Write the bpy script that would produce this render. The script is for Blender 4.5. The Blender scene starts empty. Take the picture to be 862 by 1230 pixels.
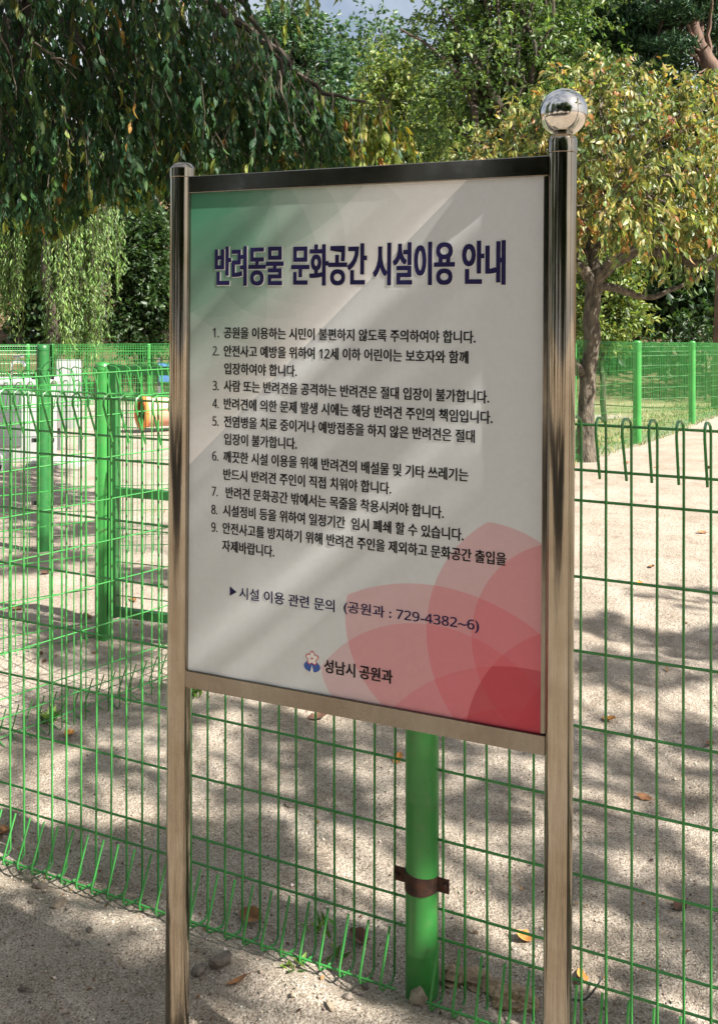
import bpy, math, random
import numpy as np
from mathutils import Vector

# ------------------------------------------------------------------ camera, sky, sun, exposure
scene = bpy.context.scene
COL = scene.collection
HCAM = 1.48                      # eye height of the photographer
FPX, CX, CY = 1200.0, 431.0, 370.0   # focal length and principal point in the 862 x 1230 photograph

cam_data = bpy.data.cameras.new("camera")
cam_data.sensor_width = 36.0
cam_data.lens = FPX / 1230.0 * 36.0
cam_data.shift_y = -(615.0 - CY) / 1230.0
cam_data.clip_start = 0.05
cam_data.clip_end = 600.0
cam = bpy.data.objects.new("camera", cam_data)
cam.location = (0, 0, HCAM)
cam.rotation_euler = (math.radians(90), 0, 0)
COL.objects.link(cam)
scene.camera = cam

SUN_EL = 42.0
SUN_AZ = 122.0                   # clockwise from the view direction (+Y): the sun stands to the right, a little behind us
world = bpy.data.worlds.new("World")
scene.world = world
world.use_nodes = True
wn = world.node_tree
bg = wn.nodes["Background"]
sky = wn.nodes.new("ShaderNodeTexSky")
sky.sky_type = 'NISHITA'
sky.sun_disc = False
sky.sun_elevation = math.radians(SUN_EL)
sky.sun_rotation = math.radians(SUN_AZ)
sky.air_density = 1.0
sky.dust_density = 3.5
# thin bright cloud drifting over the blue
w_co = wn.nodes.new("ShaderNodeTexCoord")
w_nz = wn.nodes.new("ShaderNodeTexNoise")
w_nz.inputs["Scale"].default_value = 2.6
w_nz.inputs["Detail"].default_value = 7
w_nz.inputs["Roughness"].default_value = 0.6
wn.links.new(w_co.outputs["Generated"], w_nz.inputs["Vector"])
w_rp = wn.nodes.new("ShaderNodeMapRange")
w_rp.inputs[1].default_value, w_rp.inputs[2].default_value = 0.36, 0.60
w_rp.inputs[3].default_value, w_rp.inputs[4].default_value = 0.15, 0.85
wn.links.new(w_nz.outputs["Fac"], w_rp.inputs[0])
w_mx = wn.nodes.new("ShaderNodeMix")
w_mx.data_type = 'RGBA'
w_mx.inputs[7].default_value = (6.6, 6.8, 7.2, 1)
wn.links.new(w_rp.outputs[0], w_mx.inputs[0])
wn.links.new(sky.outputs[0], w_mx.inputs[6])
wn.links.new(w_mx.outputs[2], bg.inputs[0])
bg.inputs[1].default_value = 0.05

sun_data = bpy.data.lights.new("sun", 'SUN')
sun_data.energy = 5.0
sun_data.angle = math.radians(0.53)
sun_data.color = (1.0, 0.95, 0.87)
sun = bpy.data.objects.new("sun", sun_data)
el, az = math.radians(SUN_EL), math.radians(SUN_AZ)
SUN_DIR = Vector((math.sin(az) * math.cos(el), math.cos(az) * math.cos(el), math.sin(el)))
sun.rotation_euler = SUN_DIR.to_track_quat('Z', 'Y').to_euler()
sun.location = (8, -3, 9)
COL.objects.link(sun)

scene.view_settings.view_transform = 'Standard'
scene.view_settings.look = 'None'
scene.view_settings.exposure = 1.58
scene.view_settings.gamma = 1.0
scene.view_settings.use_curve_mapping = False
scene.cycles.max_bounces = 8
scene.cycles.transparent_max_bounces = 8

# ------------------------------------------------------------------ helpers
rng = np.random.default_rng(11)
random.seed(5)


def at(px, py, Y):
    """world point seen at photo position (px, py) at distance Y"""
    return np.array([(px - CX) / FPX * Y, Y, HCAM - (py - CY) / FPX * Y])


def norm(v):
    v = np.asarray(v, float)
    return v / (np.linalg.norm(v, axis=-1, keepdims=True) + 1e-12)


def tag(o, label=None, cat=None, group=None, kind=None):
    if label: o["label"] = label
    if cat: o["category"] = cat
    if group: o["group"] = group
    if kind: o["kind"] = kind
    return o


def empty(name, loc=(0, 0, 0), rot=(0, 0, 0)):
    o = bpy.data.objects.new(name, None)
    o.location = loc
    o.rotation_euler = rot
    o.empty_display_size = 0.1
    COL.objects.link(o)
    return o


class MB:
    """collects shapes and links them as ONE mesh object"""
    def __init__(self):
        self.v, self.f, self.n = [], [], 0

    def add(self, verts, faces):
        self.v.append(np.asarray(verts, float).reshape(-1, 3))
        n = self.n
        self.f.extend([tuple(i + n for i in f) for f in faces])
        self.n += len(self.v[-1])

    def tube(self, pts, rad, seg=8, cap=True):
        P = np.asarray(pts, float)
        m = len(P)
        R = np.full(m, rad, float) if np.isscalar(rad) else np.asarray(rad, float)
        T = np.empty_like(P)
        T[1:-1] = P[2:] - P[:-2]
        T[0] = P[1] - P[0]
        T[-1] = P[-1] - P[-2]
        T = norm(T)
        ref = np.array([1.0, 0, 0]) if abs(T[0][0]) < 0.8 else np.array([0, 1.0, 0])
        u = norm(np.cross(T[0], ref))
        ang = np.arange(seg) * 2 * math.pi / seg
        V = []
        for i in range(m):
            u = norm(u - T[i] * np.dot(u, T[i]))
            w = np.cross(T[i], u)
            V.append(P[i] + R[i] * (np.cos(ang)[:, None] * u + np.sin(ang)[:, None] * w))
        F = []
        for i in range(m - 1):
            for k in range(seg):
                a, b = i * seg + k, i * seg + (k + 1) % seg
                F.append((a, b, b + seg, a + seg))
        if cap:
            F.append(tuple(range(seg))[::-1])
            F.append(tuple((m - 1) * seg + k for k in range(seg)))
        self.add(np.concatenate(V), F)

    def lathe(self, prof, origin=(0, 0, 0), seg=24, close=True):
        """profile of (radius, height) turned about z"""
        o = np.asarray(origin, float)
        ang = np.arange(seg) * 2 * math.pi / seg
        V = [np.stack([o[0] + r * np.cos(ang), o[1] + r * np.sin(ang), np.full(seg, o[2] + z)], 1) for r, z in prof]
        F = []
        for i in range(len(prof) - 1):
            for k in range(seg):
                a, b = i * seg + k, i * seg + (k + 1) % seg
                F.append((a, b, b + seg, a + seg))
        if close:
            F.append(tuple(range(seg))[::-1])
            F.append(tuple((len(prof) - 1) * seg + k for k in range(seg)))
        self.add(np.concatenate(V), F)

    def box(self, lo, hi, bev=0.0):
        x0, y0, z0 = lo
        x1, y1, z1 = hi
        if bev <= 0:
            V = [(x, y, z) for x in (x0, x1) for y in (y0, y1) for z in (z0, z1)]
            F = [(0, 1, 3, 2), (4, 6, 7, 5), (0, 4, 5, 1), (2, 3, 7, 6), (0, 2, 6, 4), (1, 5, 7, 3)]
            self.add(V, F)
            return
        import bmesh
        bm = bmesh.new()
        bmesh.ops.create_cube(bm, size=1)
        for v in bm.verts:
            v.co = Vector(((x0 + x1) / 2 + v.co.x * (x1 - x0), (y0 + y1) / 2 + v.co.y * (y1 - y0), (z0 + z1) / 2 + v.co.z * (z1 - z0)))
        bmesh.ops.bevel(bm, geom=bm.edges[:], offset=bev, segments=2, affect='EDGES', profile=0.5)
        bm.verts.ensure_lookup_table()
        bm.verts.index_update()
        self.add([v.co[:] for v in bm.verts], [tuple(v.index for v in f.verts) for f in bm.faces])
        bm.free()

    def obox(self, c, ax, ay, az, bev=0.0):
        """box with centre c and half axis vectors"""
        b = MB()
        b.box((-1, -1, -1), (1, 1, 1), 0)
        V = np.concatenate(b.v)
        M = np.stack([ax, ay, az])
        self.add(np.asarray(c) + V @ M, b.f)

    def build(self, name, mat, parent=None, smooth=True, angle=40):
        me = bpy.data.meshes.new(name)
        me.from_pydata(np.concatenate(self.v).tolist(), [], self.f)
        me.validate()
        import bmesh
        bm = bmesh.new()
        bm.from_mesh(me)
        bmesh.ops.recalc_face_normals(bm, faces=bm.faces[:])
        bm.to_mesh(me)
        bm.free()
        o = bpy.data.objects.new(name, me)
        COL.objects.link(o)
        if mat: me.materials.append(mat)
        if smooth:
            me.polygons.foreach_set("use_smooth", [True] * len(me.polygons))
            try:
                me.set_sharp_from_angle(angle=math.radians(angle))
            except Exception:
                pass
        if parent: o.parent = parent
        return o


def vnoise(x, y, seed=0):
    """value noise on arrays"""
    xi, yi = np.floor(x).astype(np.int64), np.floor(y).astype(np.int64)
    fx, fy = x - xi, y - yi
    fx, fy = fx * fx * (3 - 2 * fx), fy * fy * (3 - 2 * fy)

    def h(a, b):
        n = (a * 374761393 + b * 668265263 + seed * 974634277) & 0xffffffff
        n = ((n ^ (n >> 13)) * 1274126177) & 0xffffffff
        return ((n ^ (n >> 16)) & 0xffff) / 65535.0
    return (h(xi, yi) * (1 - fx) + h(xi + 1, yi) * fx) * (1 - fy) + (h(xi, yi + 1) * (1 - fx) + h(xi + 1, yi + 1) * fx) * fy


# ------------------------------------------------------------------ materials
def new_mat(name):
    m = bpy.data.materials.new(name)
    m.use_nodes = True
    nt = m.node_tree
    return m, nt, nt.nodes["Principled BSDF"]


def lk(nt, a, b): nt.links.new(a, b)


def nz(nt, scale, detail=4, rough=0.55, coord=None, dist=0.0):
    n = nt.nodes.new("ShaderNodeTexNoise")
    n.inputs["Scale"].default_value = scale
    n.inputs["Detail"].default_value = detail
    n.inputs["Roughness"].default_value = rough
    n.inputs["Distortion"].default_value = dist
    if coord is not None: lk(nt, coord, n.inputs["Vector"])
    return n.outputs["Fac"]


def ramp(nt, fac, stops):
    r = nt.nodes.new("ShaderNodeValToRGB")
    e = r.color_ramp.elements
    e[0].position, e[0].color = stops[0][0], (*stops[0][1], 1)
    e[1].position, e[1].color = stops[-1][0], (*stops[-1][1], 1)
    for p, c in stops[1:-1]:
        x = e.new(p)
        x.color = (*c, 1)
    lk(nt, fac, r.inputs[0])
    return r.outputs[0]


def mixc(nt, fac, a, b, mode='MIX'):
    m = nt.nodes.new("ShaderNodeMix")
    m.data_type = 'RGBA'
    m.blend_type = mode
    for s, v in ((m.inputs[0], fac), (m.inputs[6], a), (m.inputs[7], b)):
        if hasattr(v, "links"): lk(nt, v, s)
        elif isinstance(v, (int, float)): s.default_value = v
        else: s.default_value = (*v, 1)
    return m.outputs[2]


def mth(nt, op, a, b=None, c=None, clamp=False):
    m = nt.nodes.new("ShaderNodeMath")
    m.operation = op
    m.use_clamp = clamp
    for i, v in enumerate((a, b, c)):
        if v is None: continue
        if hasattr(v, "links"): lk(nt, v, m.inputs[i])
        else: m.inputs[i].default_value = v
    return m.outputs[0]


def bump(nt, p, h, strength=0.5, dist=0.01):
    b = nt.nodes.new("ShaderNodeBump")
    b.inputs["Strength"].default_value = strength
    b.inputs["Distance"].default_value = dist
    lk(nt, h, b.inputs["Height"])
    lk(nt, b.outputs[0], p.inputs["Normal"])


def objcoord(nt):
    return nt.nodes.new("ShaderNodeTexCoord").outputs["Object"]


def mapping(nt, coord, scale):
    m = nt.nodes.new("ShaderNodeMapping")
    m.inputs["Scale"].default_value = scale
    lk(nt, coord, m.inputs["Vector"])
    return m.outputs[0]


def simple(name, c0, c1=None, rough=0.5, metal=0.0, scale=30, bmp=0.0, bdist=0.002, stretch=None, spec=0.5):
    m, nt, p = new_mat(name)
    co = objcoord(nt)
    if stretch: co = mapping(nt, co, stretch)
    f = nz(nt, scale, 5, 0.6, co)
    lk(nt, ramp(nt, f, [(0.3, c0), (0.7, c1 or c0)]), p.inputs["Base Color"])
    p.inputs["Roughness"].default_value = rough
    p.inputs["Metallic"].default_value = metal
    p.inputs["Specular IOR Level"].default_value = spec
    if bmp: bump(nt, p, f, bmp, bdist)
    return m


def green_paint(name, c0, c1, rough):
    m, nt, p = new_mat(name)
    co = objcoord(nt)
    c = ramp(nt, nz(nt, 3.5, 5, 0.65, co), [(0.3, c0), (0.7, c1)])
    d = ramp(nt, nz(nt, 28, 6, 0.75, co), [(0.52, (0, 0, 0)), (0.74, (1, 1, 1))])
    c = mixc(nt, mth(nt, 'MULTIPLY', d, .38), c, (0.15, 0.15, 0.09))
    ch = ramp(nt, nz(nt, 75, 3, 0.6, co), [(0.70, (0, 0, 0)), (0.73, (1, 1, 1))])
    c = mixc(nt, mth(nt, 'MULTIPLY', ch, .7), c, (0.05, 0.035, 0.02))
    lk(nt, c, p.inputs["Base Color"])
    p.inputs["Roughness"].default_value = rough
    bump(nt, p, d, 0.15, 0.0006)
    return m


M_GREEN = green_paint("green_powder_coat", (0.028, 0.18, 0.036), (0.044, 0.25, 0.052), 0.36)
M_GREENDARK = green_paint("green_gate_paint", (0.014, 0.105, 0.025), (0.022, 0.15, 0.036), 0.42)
M_RUST = simple("rusty_steel", (0.018, 0.010, 0.008), (0.07, 0.028, 0.016), 0.85, 0.2, 60, 0.6, 0.002)
M_DARK = simple("dark_rubber", (0.012, 0.014, 0.013), (0.03, 0.032, 0.03), 0.6, 0, 20)
M_BARK = simple("bark", (0.028, 0.023, 0.018), (0.165, 0.135, 0.10), 0.95, 0, 20, 1.0, 0.05, (1, 1, 0.4))
M_BARKDARK = simple("dark_bark", (0.02, 0.015, 0.011), (0.07, 0.052, 0.038), 0.9, 0, 12, 0.9, 0.02, (1, 1, 0.4))
M_PINEBARK = simple("pine_bark", (0.04, 0.026, 0.02), (0.17, 0.105, 0.075), 0.9, 0, 5, 1.0, 0.03, (1, 1, 0.5))
M_STONE = simple("grey_stone", (0.07, 0.058, 0.048), (0.24, 0.20, 0.165), 0.95, 0, 60, 1.0, 0.006)
M_STONETAN = simple("tan_stone", (0.20, 0.155, 0.11), (0.40, 0.33, 0.25), 0.9, 0, 45, 0.8, 0.004)
M_WOOD = simple("weathered_wood", (0.10, 0.065, 0.04), (0.38, 0.28, 0.18), 0.9, 0, 30, 1.0, 0.012, (1, 1, 1))
M_WHITE = simple("white_paint", (0.34, 0.345, 0.34), (0.44, 0.44, 0.43), 0.5, 0, 6, 0.05)
M_GREYPANEL = simple("grey_panel", (0.10, 0.11, 0.11), (0.16, 0.17, 0.17), 0.5, 0, 14)
M_CONC = simple("concrete", (0.26, 0.25, 0.23), (0.40, 0.38, 0.35), 0.9, 0, 25, 0.3)
M_ORANGE = simple("orange_vinyl", (0.62, 0.16, 0.03), (0.72, 0.22, 0.05), 0.5, 0, 8)
M_PEACH = simple("faded_orange_vinyl", (0.52, 0.25, 0.17), (0.60, 0.32, 0.23), 0.6, 0, 8)
M_BLUE = simple("blue_board", (0.07, 0.22, 0.46), (0.12, 0.30, 0.56), 0.5, 0, 8)
M_CHROME = simple("chrome", (0.75, 0.75, 0.76), (0.8, 0.8, 0.8), 0.12, 1.0, 5)
M_HOLLOW = simple("dark_tunnel_inside", (0.012, 0.011, 0.010), (0.02, 0.018, 0.016), 0.9)


def steel(name, rough0, rough1, c0, c1, streak):
    m, nt, p = new_mat(name)
    co = objcoord(nt)
    f = nz(nt, 40, 6, 0.65, mapping(nt, co, (1, 1, streak)))
    g = nz(nt, 5, 5, 0.6, co)
    w = nz(nt, 110, 3, 0.6, mapping(nt, co, (1, 1, streak * .3)))
    cc = mixc(nt, ramp(nt, g, [(0.40, (0, 0, 0)), (0.70, (1, 1, 1))]), c0, c1)
    lk(nt, mixc(nt, 1.0, cc, ramp(nt, w, [(0.36, (.90, .89, .88)), (0.62, (1, 1, 1))]), 'MULTIPLY'), p.inputs["Base Color"])
    p.inputs["Metallic"].default_value = 1.0
    r = nt.nodes.new("ShaderNodeMapRange")
    r.inputs[1].default_value, r.inputs[2].default_value = 0.3, 0.75
    r.inputs[3].default_value, r.inputs[4].default_value = rough0, rough1
    lk(nt, f, r.inputs[0])
    lk(nt, r.outputs[0], p.inputs["Roughness"])
    bump(nt, p, f, 0.015, 0.0004)
    return m


M_STEEL = steel("stainless_pipe", 0.04, 0.10, (0.37, 0.335, 0.28), (0.25, 0.205, 0.15), 0.04)
M_STEELFRAME = steel("stainless_frame", 0.09, 0.17, (0.24, 0.225, 0.195), (0.19, 0.162, 0.13), 1.0)
M_BALL = steel("polished_ball", 0.03, 0.10, (0.70, 0.68, 0.65), (0.60, 0.56, 0.50), 1.0)


def leaf_mat(name, trans=0.38, rough=0.45, boost=(1.5, 1.5, 0.75), spec=0.5):
    m, nt, p = new_mat(name)
    a = nt.nodes.new("ShaderNodeAttribute")
    a.attribute_name = "leaf_color"
    lk(nt, a.outputs["Color"], p.inputs["Base Color"])
    p.inputs["Roughness"].default_value = rough
    p.inputs["Specular IOR Level"].default_value = spec
    t = nt.nodes.new("ShaderNodeBsdfTranslucent")
    lk(nt, mixc(nt, 1.0, a.outputs["Color"], boost, 'MULTIPLY'), t.inputs[0])
    mx = nt.nodes.new("ShaderNodeMixShader")
    mx.inputs[0].default_value = trans
    lk(nt, p.outputs[0], mx.inputs[1])
    lk(nt, t.outputs[0], mx.inputs[2])
    lk(nt, mx.outputs[0], nt.nodes["Material Output"].inputs[0])
    return m


M_LEAF = leaf_mat("leaf")
M_LEAFGLOSS = leaf_mat("glossy_leaf", 0.34, 0.52, (1.7, 1.5, 0.55), 0.22)
M_NEEDLE = leaf_mat("needle", 0.15, 0.5, (1, 1, 1), 0.3)
M_DRYLEAF = simple("dry_leaf", (0.13, 0.055, 0.025), (0.34, 0.16, 0.06), 0.75, 0, 40, 0.3, 0.002)
M_DRYORANGE = simple("orange_dry_leaf", (0.42, 0.16, 0.03), (0.55, 0.27, 0.07), 0.7, 0, 40, 0.3, 0.002)
M_DRYDARK = simple("dark_dry_leaf", (0.045, 0.022, 0.013), (0.12, 0.05, 0.025), 0.75, 0, 40, 0.3, 0.002)


def ground_mat():
    m, nt, p = new_mat("decomposed_granite")
    co = objcoord(nt)
    fine = nz(nt, 190, 3, 0.75, co)
    mid = nz(nt, 55, 4, 0.65, co)
    big = nz(nt, 1.6, 5, 0.6, co)
    sand = ramp(nt, fine, [(0.34, (0.13, 0.095, 0.065)), (0.46, (0.41, 0.355, 0.295)), (0.58, (0.55, 0.487, 0.415)), (0.72, (0.72, 0.66, 0.585))])
    sand = mixc(nt, 0.55, sand, ramp(nt, mid, [(0.3, (0.62, 0.58, 0.54)), (0.6, (1, 1, 1))]), 'MULTIPLY')
    sand = mixc(nt, 0.6, sand, ramp(nt, big, [(0.32, (0.70, 0.66, 0.61)), (0.62, (1, 1, 1))]), 'MULTIPLY')
    patch = nz(nt, 6.5, 6, 0.7, co, 0.6)
    sand = mixc(nt, 0.75, sand, ramp(nt, patch, [(0.34, (0.66, 0.62, 0.58)), (0.50, (0.95, 0.94, 0.93)), (0.66, (1.0, 1.0, 1.0))]), 'MULTIPLY')
    peb = nz(nt, 95, 2, 0.5, co)
    sand = mixc(nt, ramp(nt, peb, [(0.66, (0, 0, 0)), (0.70, (.8, .8, .8))]), sand, (0.20, 0.17, 0.145))
    g1 = nz(nt, 14, 5, 0.7, co)
    g2 = nz(nt, 1.3, 4, 0.6, co)
    lawn = mixc(nt, ramp(nt, g2, [(0.35, (0, 0, 0)), (0.65, (1, 1, 1))]),
                ramp(nt, g1, [(0.3, (0.13, 0.14, 0.06)), (0.7, (0.28, 0.27, 0.13))]),
                ramp(nt, g1, [(0.3, (0.26, 0.22, 0.12)), (0.7, (0.42, 0.36, 0.22))]))
    l1 = nz(nt, 6, 6, 0.75, co)
    l2 = nz(nt, 0.9, 4, 0.6, co)
    lit = mixc(nt, l2, ramp(nt, l1, [(0.3, (0.03, 0.021, 0.014)), (0.7, (0.17, 0.115, 0.07))]),
               ramp(nt, l1, [(0.3, (0.05, 0.036, 0.022)), (0.7, (0.24, 0.17, 0.10))]))
    a = nt.nodes.new("ShaderNodeAttribute"); a.attribute_name = "zone"
    s = nt.nodes.new("ShaderNodeSeparateColor"); lk(nt, a.outputs["Color"], s.inputs[0])
    edge = nz(nt, 3.5, 5, 0.7, co)

    def soft(v):
        return mth(nt, 'MULTIPLY_ADD', mth(nt, 'ADD', v, mth(nt, 'MULTIPLY_ADD', edge, 0.9, -0.45)), 2.2, -0.6, True)
    c = mixc(nt, soft(s.outputs[0]), sand, lawn)
    c = mixc(nt, soft(s.outputs[1]), c, lit)
    lk(nt, c, p.inputs["Base Color"])
    p.inputs["Roughness"].default_value = 0.95
    p.inputs["Specular IOR Level"].default_value = 0.15
    h = mth(nt, 'ADD', mth(nt, 'MULTIPLY', fine, 0.45), mid)
    bump(nt, p, h, 1.0, 0.016)
    return m


M_GROUND = ground_mat()

# ------------------------------------------------------------------ ground: one sheet, sand yard, lawn and wooded slope
F1_A, F1_D = np.array([-0.987, 2.749]), norm(np.array([1.359, -0.672]))   # the front fence line


def hill_start(X):
    return 24.5 - 4.0 / (1 + np.exp(-(X - 1.0) / 1.5))


def gz(X, Y):
    """ground height"""
    X, Y = np.asarray(X, float), np.asarray(Y, float)
    z = -0.04 * np.clip(Y - 8, 0, None) * (Y < 24) - 0.64 * (Y >= 24)
    hs = hill_start(X)
    d = np.clip(Y - hs, 0, 34)
    z = z + 0.34 * d * d / (d + 2.5)
    near = np.exp(-np.clip(np.hypot(X, Y - 3) - 2.0, 0, None) / 3.5)
    z = z + near * ((vnoise(X * 2.2, Y * 2.2, 1) - .5) * 0.04 + (vnoise(X * 8, Y * 8, 2) - .5) * 0.024 + (vnoise(X * 30, Y * 30, 3) - .5) * 0.006)
    z = z + (1 - near) * (vnoise(X * .5, Y * .5, 4) - .5) * 0.06
    # low bank of swept soil along the front of the fence
    rx, ry = X - F1_A[0], Y - F1_A[1]
    dist = rx * (-F1_D[1]) + ry * F1_D[0]          # + behind, - in front
    z = z + 0.028 * np.exp(-((dist + 0.16) / 0.07) ** 2) * (0.55 + 0.9 * vnoise(X * 5, Y * 5, 7)) - 0.012 * np.exp(-((dist + 0.02) / 0.06) ** 2)
    return z


def axis(lo, a, b, hi, step, grow):
    mid = list(np.arange(a, b, step))
    up, s = [b], step
    while up[-1] < hi:
        s *= grow
        up.append(up[-1] + s)
    dn, s = [a - step], step
    while dn[-1] > lo:
        s *= grow
        dn.append(dn[-1] - s)
    return np.array(dn[::-1] + mid + up)


def build_ground():
    xs = axis(-90, -1.6, 2.0, 90, 0.022, 1.07)
    ys = axis(-25, 1.9, 4.2, 140, 0.022, 1.045)
    X, Y = np.meshgrid(xs, ys)
    Zg = gz(X, Y)
    nx, ny = len(xs), len(ys)
    me = bpy.data.meshes.new("ground")
    idx = np.arange(nx * ny).reshape(ny, nx)
    q = np.stack([idx[:-1, :-1], idx[:-1, 1:], idx[1:, 1:], idx[1:, :-1]], -1).reshape(-1, 4)
    set_mesh(me, np.stack([X, Y, Zg], -1).reshape(-1, 3), q)
    # zones: red = lawn, green = leaf litter on the slope
    fr = FR_SIDE(X, Y)
    lawn = np.clip(fr / 0.5, 0, 1) * np.clip((X + 0.3) / 1.0, 0, 1) * (Y > 6.2)
    lawn = np.maximum(lawn, 0.55 * np.clip((Y - 22) / 2.0, 0, 1))
    path = np.exp(-((Y - 17.0 - 0.1 * (X - 4)) / 0.7) ** 2) * np.clip((X - 1) / 1, 0, 1) * np.clip((5.0 - X) / 1, 0, 1)
    lawn = lawn * (1 - 1.6 * path)
    lit = np.clip((Y - hill_start(X)) / 1.5 + .2, 0, 1)
    colr = np.stack([lawn, lit, lawn * 0, lawn * 0 + 1], -1).reshape(-1, 4).astype(np.float32)
    at_ = me.color_attributes.new("zone", 'FLOAT_COLOR', 'POINT')
    at_.data.foreach_set("color", colr.ravel())
    me.materials.append(M_GROUND)
    me.polygons.foreach_set("use_smooth", [True] * len(me.polygons))
    o = bpy.data.objects.new("ground", me)
    COL.objects.link(o)
    tag(o, "sandy yard of coarse granite grit running into lawn and a wooded slope", "ground", kind="structure")


def set_mesh(me, V, faces):
    """numpy verts and one array (or list of arrays) of equal-sized faces into a mesh"""
    if not isinstance(faces, (list, tuple)): faces = [faces]
    V = np.ascontiguousarray(V, np.float32)
    me.vertices.add(len(V))
    me.vertices.foreach_set("co", V.ravel())
    loops = np.concatenate([f.ravel() for f in faces]).astype(np.int32)
    tot = np.concatenate([np.full(len(f), f.shape[1]) for f in faces]).astype(np.int32)
    start = np.concatenate([[0], np.cumsum(tot)[:-1]]).astype(np.int32)
    me.loops.add(len(loops))
    me.loops.foreach_set("vertex_index", loops)
    me.polygons.add(len(tot))
    me.polygons.foreach_set("loop_start", start)
    me.update(calc_edges=True)
    me.validate()


FR_P = [np.array([0.10, 6.25]), np.array([1.73, 9.25]), np.array([3.42, 12.3]), np.array([5.11, 15.35]), np.array([6.80, 18.4]), np.array([8.5, 21.4])]





def FR_SIDE(X, Y):
    """distance to the far side of the right hand fence line"""
    a, d = FR_P[0], norm(FR_P[-1] - FR_P[0])
    return (Y - a[1]) * d[0] - (X - a[0]) * d[1]


build_ground()

# ------------------------------------------------------------------ foliage
def leaves_object(name, P, D, Nn, L, Wd, Cc, mat, parent, fine=False, curl=0.18):
    """leaf blades at P along D, face normal Nn, length L, width Wd, colour Cc"""
    n = len(P)
    D = norm(D)
    S = norm(np.cross(D, Nn))
    Nn = np.cross(S, D)
    L, Wd = np.asarray(L)[:, None], np.asarray(Wd)[:, None]
    if fine:
        p = [P, P + D * L * .30 - S * Wd * .46 + Nn * L * .05, P + D * L * .30 + S * Wd * .46 + Nn * L * .05,
             P + D * L * .62 - S * Wd * .40 - Nn * L * curl * .15, P + D * L * .62 + S * Wd * .40 - Nn * L * curl * .15, P + D * L - Nn * L * curl,
             P + D * L * .30, P + D * L * .62 - Nn * L * (curl * .15 + .05)]
        k = 8
        tri = np.array([[0, 6, 1], [0, 2, 6], [3, 7, 5], [7, 4, 5]])
        quad = np.array([[1, 6, 7, 3], [6, 2, 4, 7]])
    else:
        p = [P, P + D * L * .45 - S * Wd * .5 + Nn * L * .06, P + D * L - Nn * L * curl, P + D * L * .45 + S * Wd * .5 + Nn * L * .06]
        k = 4
        tri = np.array([[0, 2, 1], [0, 3, 2]])
        quad = None
    V = np.stack(p, 1).reshape(-1, 3)
    base = (np.arange(n) * k)[:, None, None]
    F = [(tri[None] + base).reshape(-1, 3)]
    if quad is not None: F.append((quad[None] + base).reshape(-1, 4))
    me = bpy.data.meshes.new(name)
    set_mesh(me, V, F)
    a = me.color_attributes.new("leaf_color", 'FLOAT_COLOR', 'POINT')
    c4 = np.concatenate([np.repeat(Cc, k, axis=0), np.ones((n * k, 1))], 1).astype(np.float32)
    a.data.foreach_set("color", c4.ravel())
    me.materials.append(mat)
    o = bpy.data.objects.new(name, me)
    COL.objects.link(o)
    if parent: o.parent = parent
    return o


def rdir(n, r):
    return norm(r.normal(size=(n, 3)))


def colours(n, palette, r, twig=None, jitter=0.22):
    cs = np.array([c for c, w in palette])
    ws = np.array([w for c, w in palette], float)
    ws /= ws.sum()
    k = r.choice(len(cs), n, p=ws)
    if twig is not None:                       # leaves of one twig mostly share a colour
        tw = r.choice(len(cs), twig.max() + 1, p=ws)
        k = np.where(r.random(n) < 0.55, tw[twig], k)
    return np.clip(cs[k] * (1 + r.normal(0, jitter, (n, 1))) * (1 + r.normal(0, .06, (n, 3))), 0.004, 0.9)


def crown(name, clumps, n_twigs, per, tl, ll, lw, droop, palette, mat, parent, seed, fine=False, shell=0.5, leafdroop=0.5, flat=0.0, curl=.18):
    """crown of twigs with leaves spread through clumps (centre, radii)"""
    r = np.random.default_rng(seed)
    C = np.array([c for c, _ in clumps], float)
    R = np.array([q if np.ndim(q) else (q, q, q) for _, q in clumps], float)
    w = R.prod(1) ** (2 / 3)
    k = r.choice(len(C), n_twigs, p=w / w.sum())
    d = rdir(n_twigs, r)
    rad = r.random(n_twigs) ** shell
    P0 = C[k] + d * R[k] * rad[:, None]
    td = norm(d * .7 + rdir(n_twigs, r) * .8 + np.array([0, 0, -droop]))
    TL = tl * r.uniform(.6, 1.3, n_twigs)
    tw = np.repeat(np.arange(n_twigs), per)
    s = np.tile((np.arange(per) + .5) / per, n_twigs)
    bend = np.array([0, 0, -1.0]) * (s ** 2)[:, None] * droop * .4 * TL[tw][:, None]
    P = P0[tw] + td[tw] * (TL[tw] * s)[:, None] + bend + r.normal(0, ll * .15, (len(tw), 3))
    D = norm(td[tw] * .6 + rdir(len(tw), r) * .9 + np.array([0, 0, -leafdroop]))
    Nn = norm(rdir(len(tw), r) * (1 - flat) + np.array([0, 0, .55 + flat]))
    L = ll * r.uniform(.65, 1.25, len(tw))
    Wd = L * (lw / ll) * r.uniform(.8, 1.2, len(tw))
    return leaves_object(name, P, D, Nn, L, Wd, colours(len(tw), palette, r, tw), mat, parent, fine, curl)


def curve_pts(ctrl, n=14, wob=0.0, r=None):
    """Catmull-Rom through control points"""
    c = np.asarray(ctrl, float)
    c = np.vstack([2 * c[0] - c[1], c, 2 * c[-1] - c[-2]])
    out = []
    seg = len(c) - 3
    for i in range(seg):
        for t in np.linspace(0, 1, max(2, n // seg), endpoint=(i == seg - 1)):
            a, b, d, e = c[i:i + 4]
            out.append(.5 * ((2 * b) + (-a + d) * t + (2 * a - 5 * b + 4 * d - e) * t * t + (-a + 3 * b - 3 * d + e) * t ** 3))
    out = np.array(out)
    if wob and r is not None:
        out[1:-1] += r.normal(0, wob, (len(out) - 2, 3))
    return out


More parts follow.
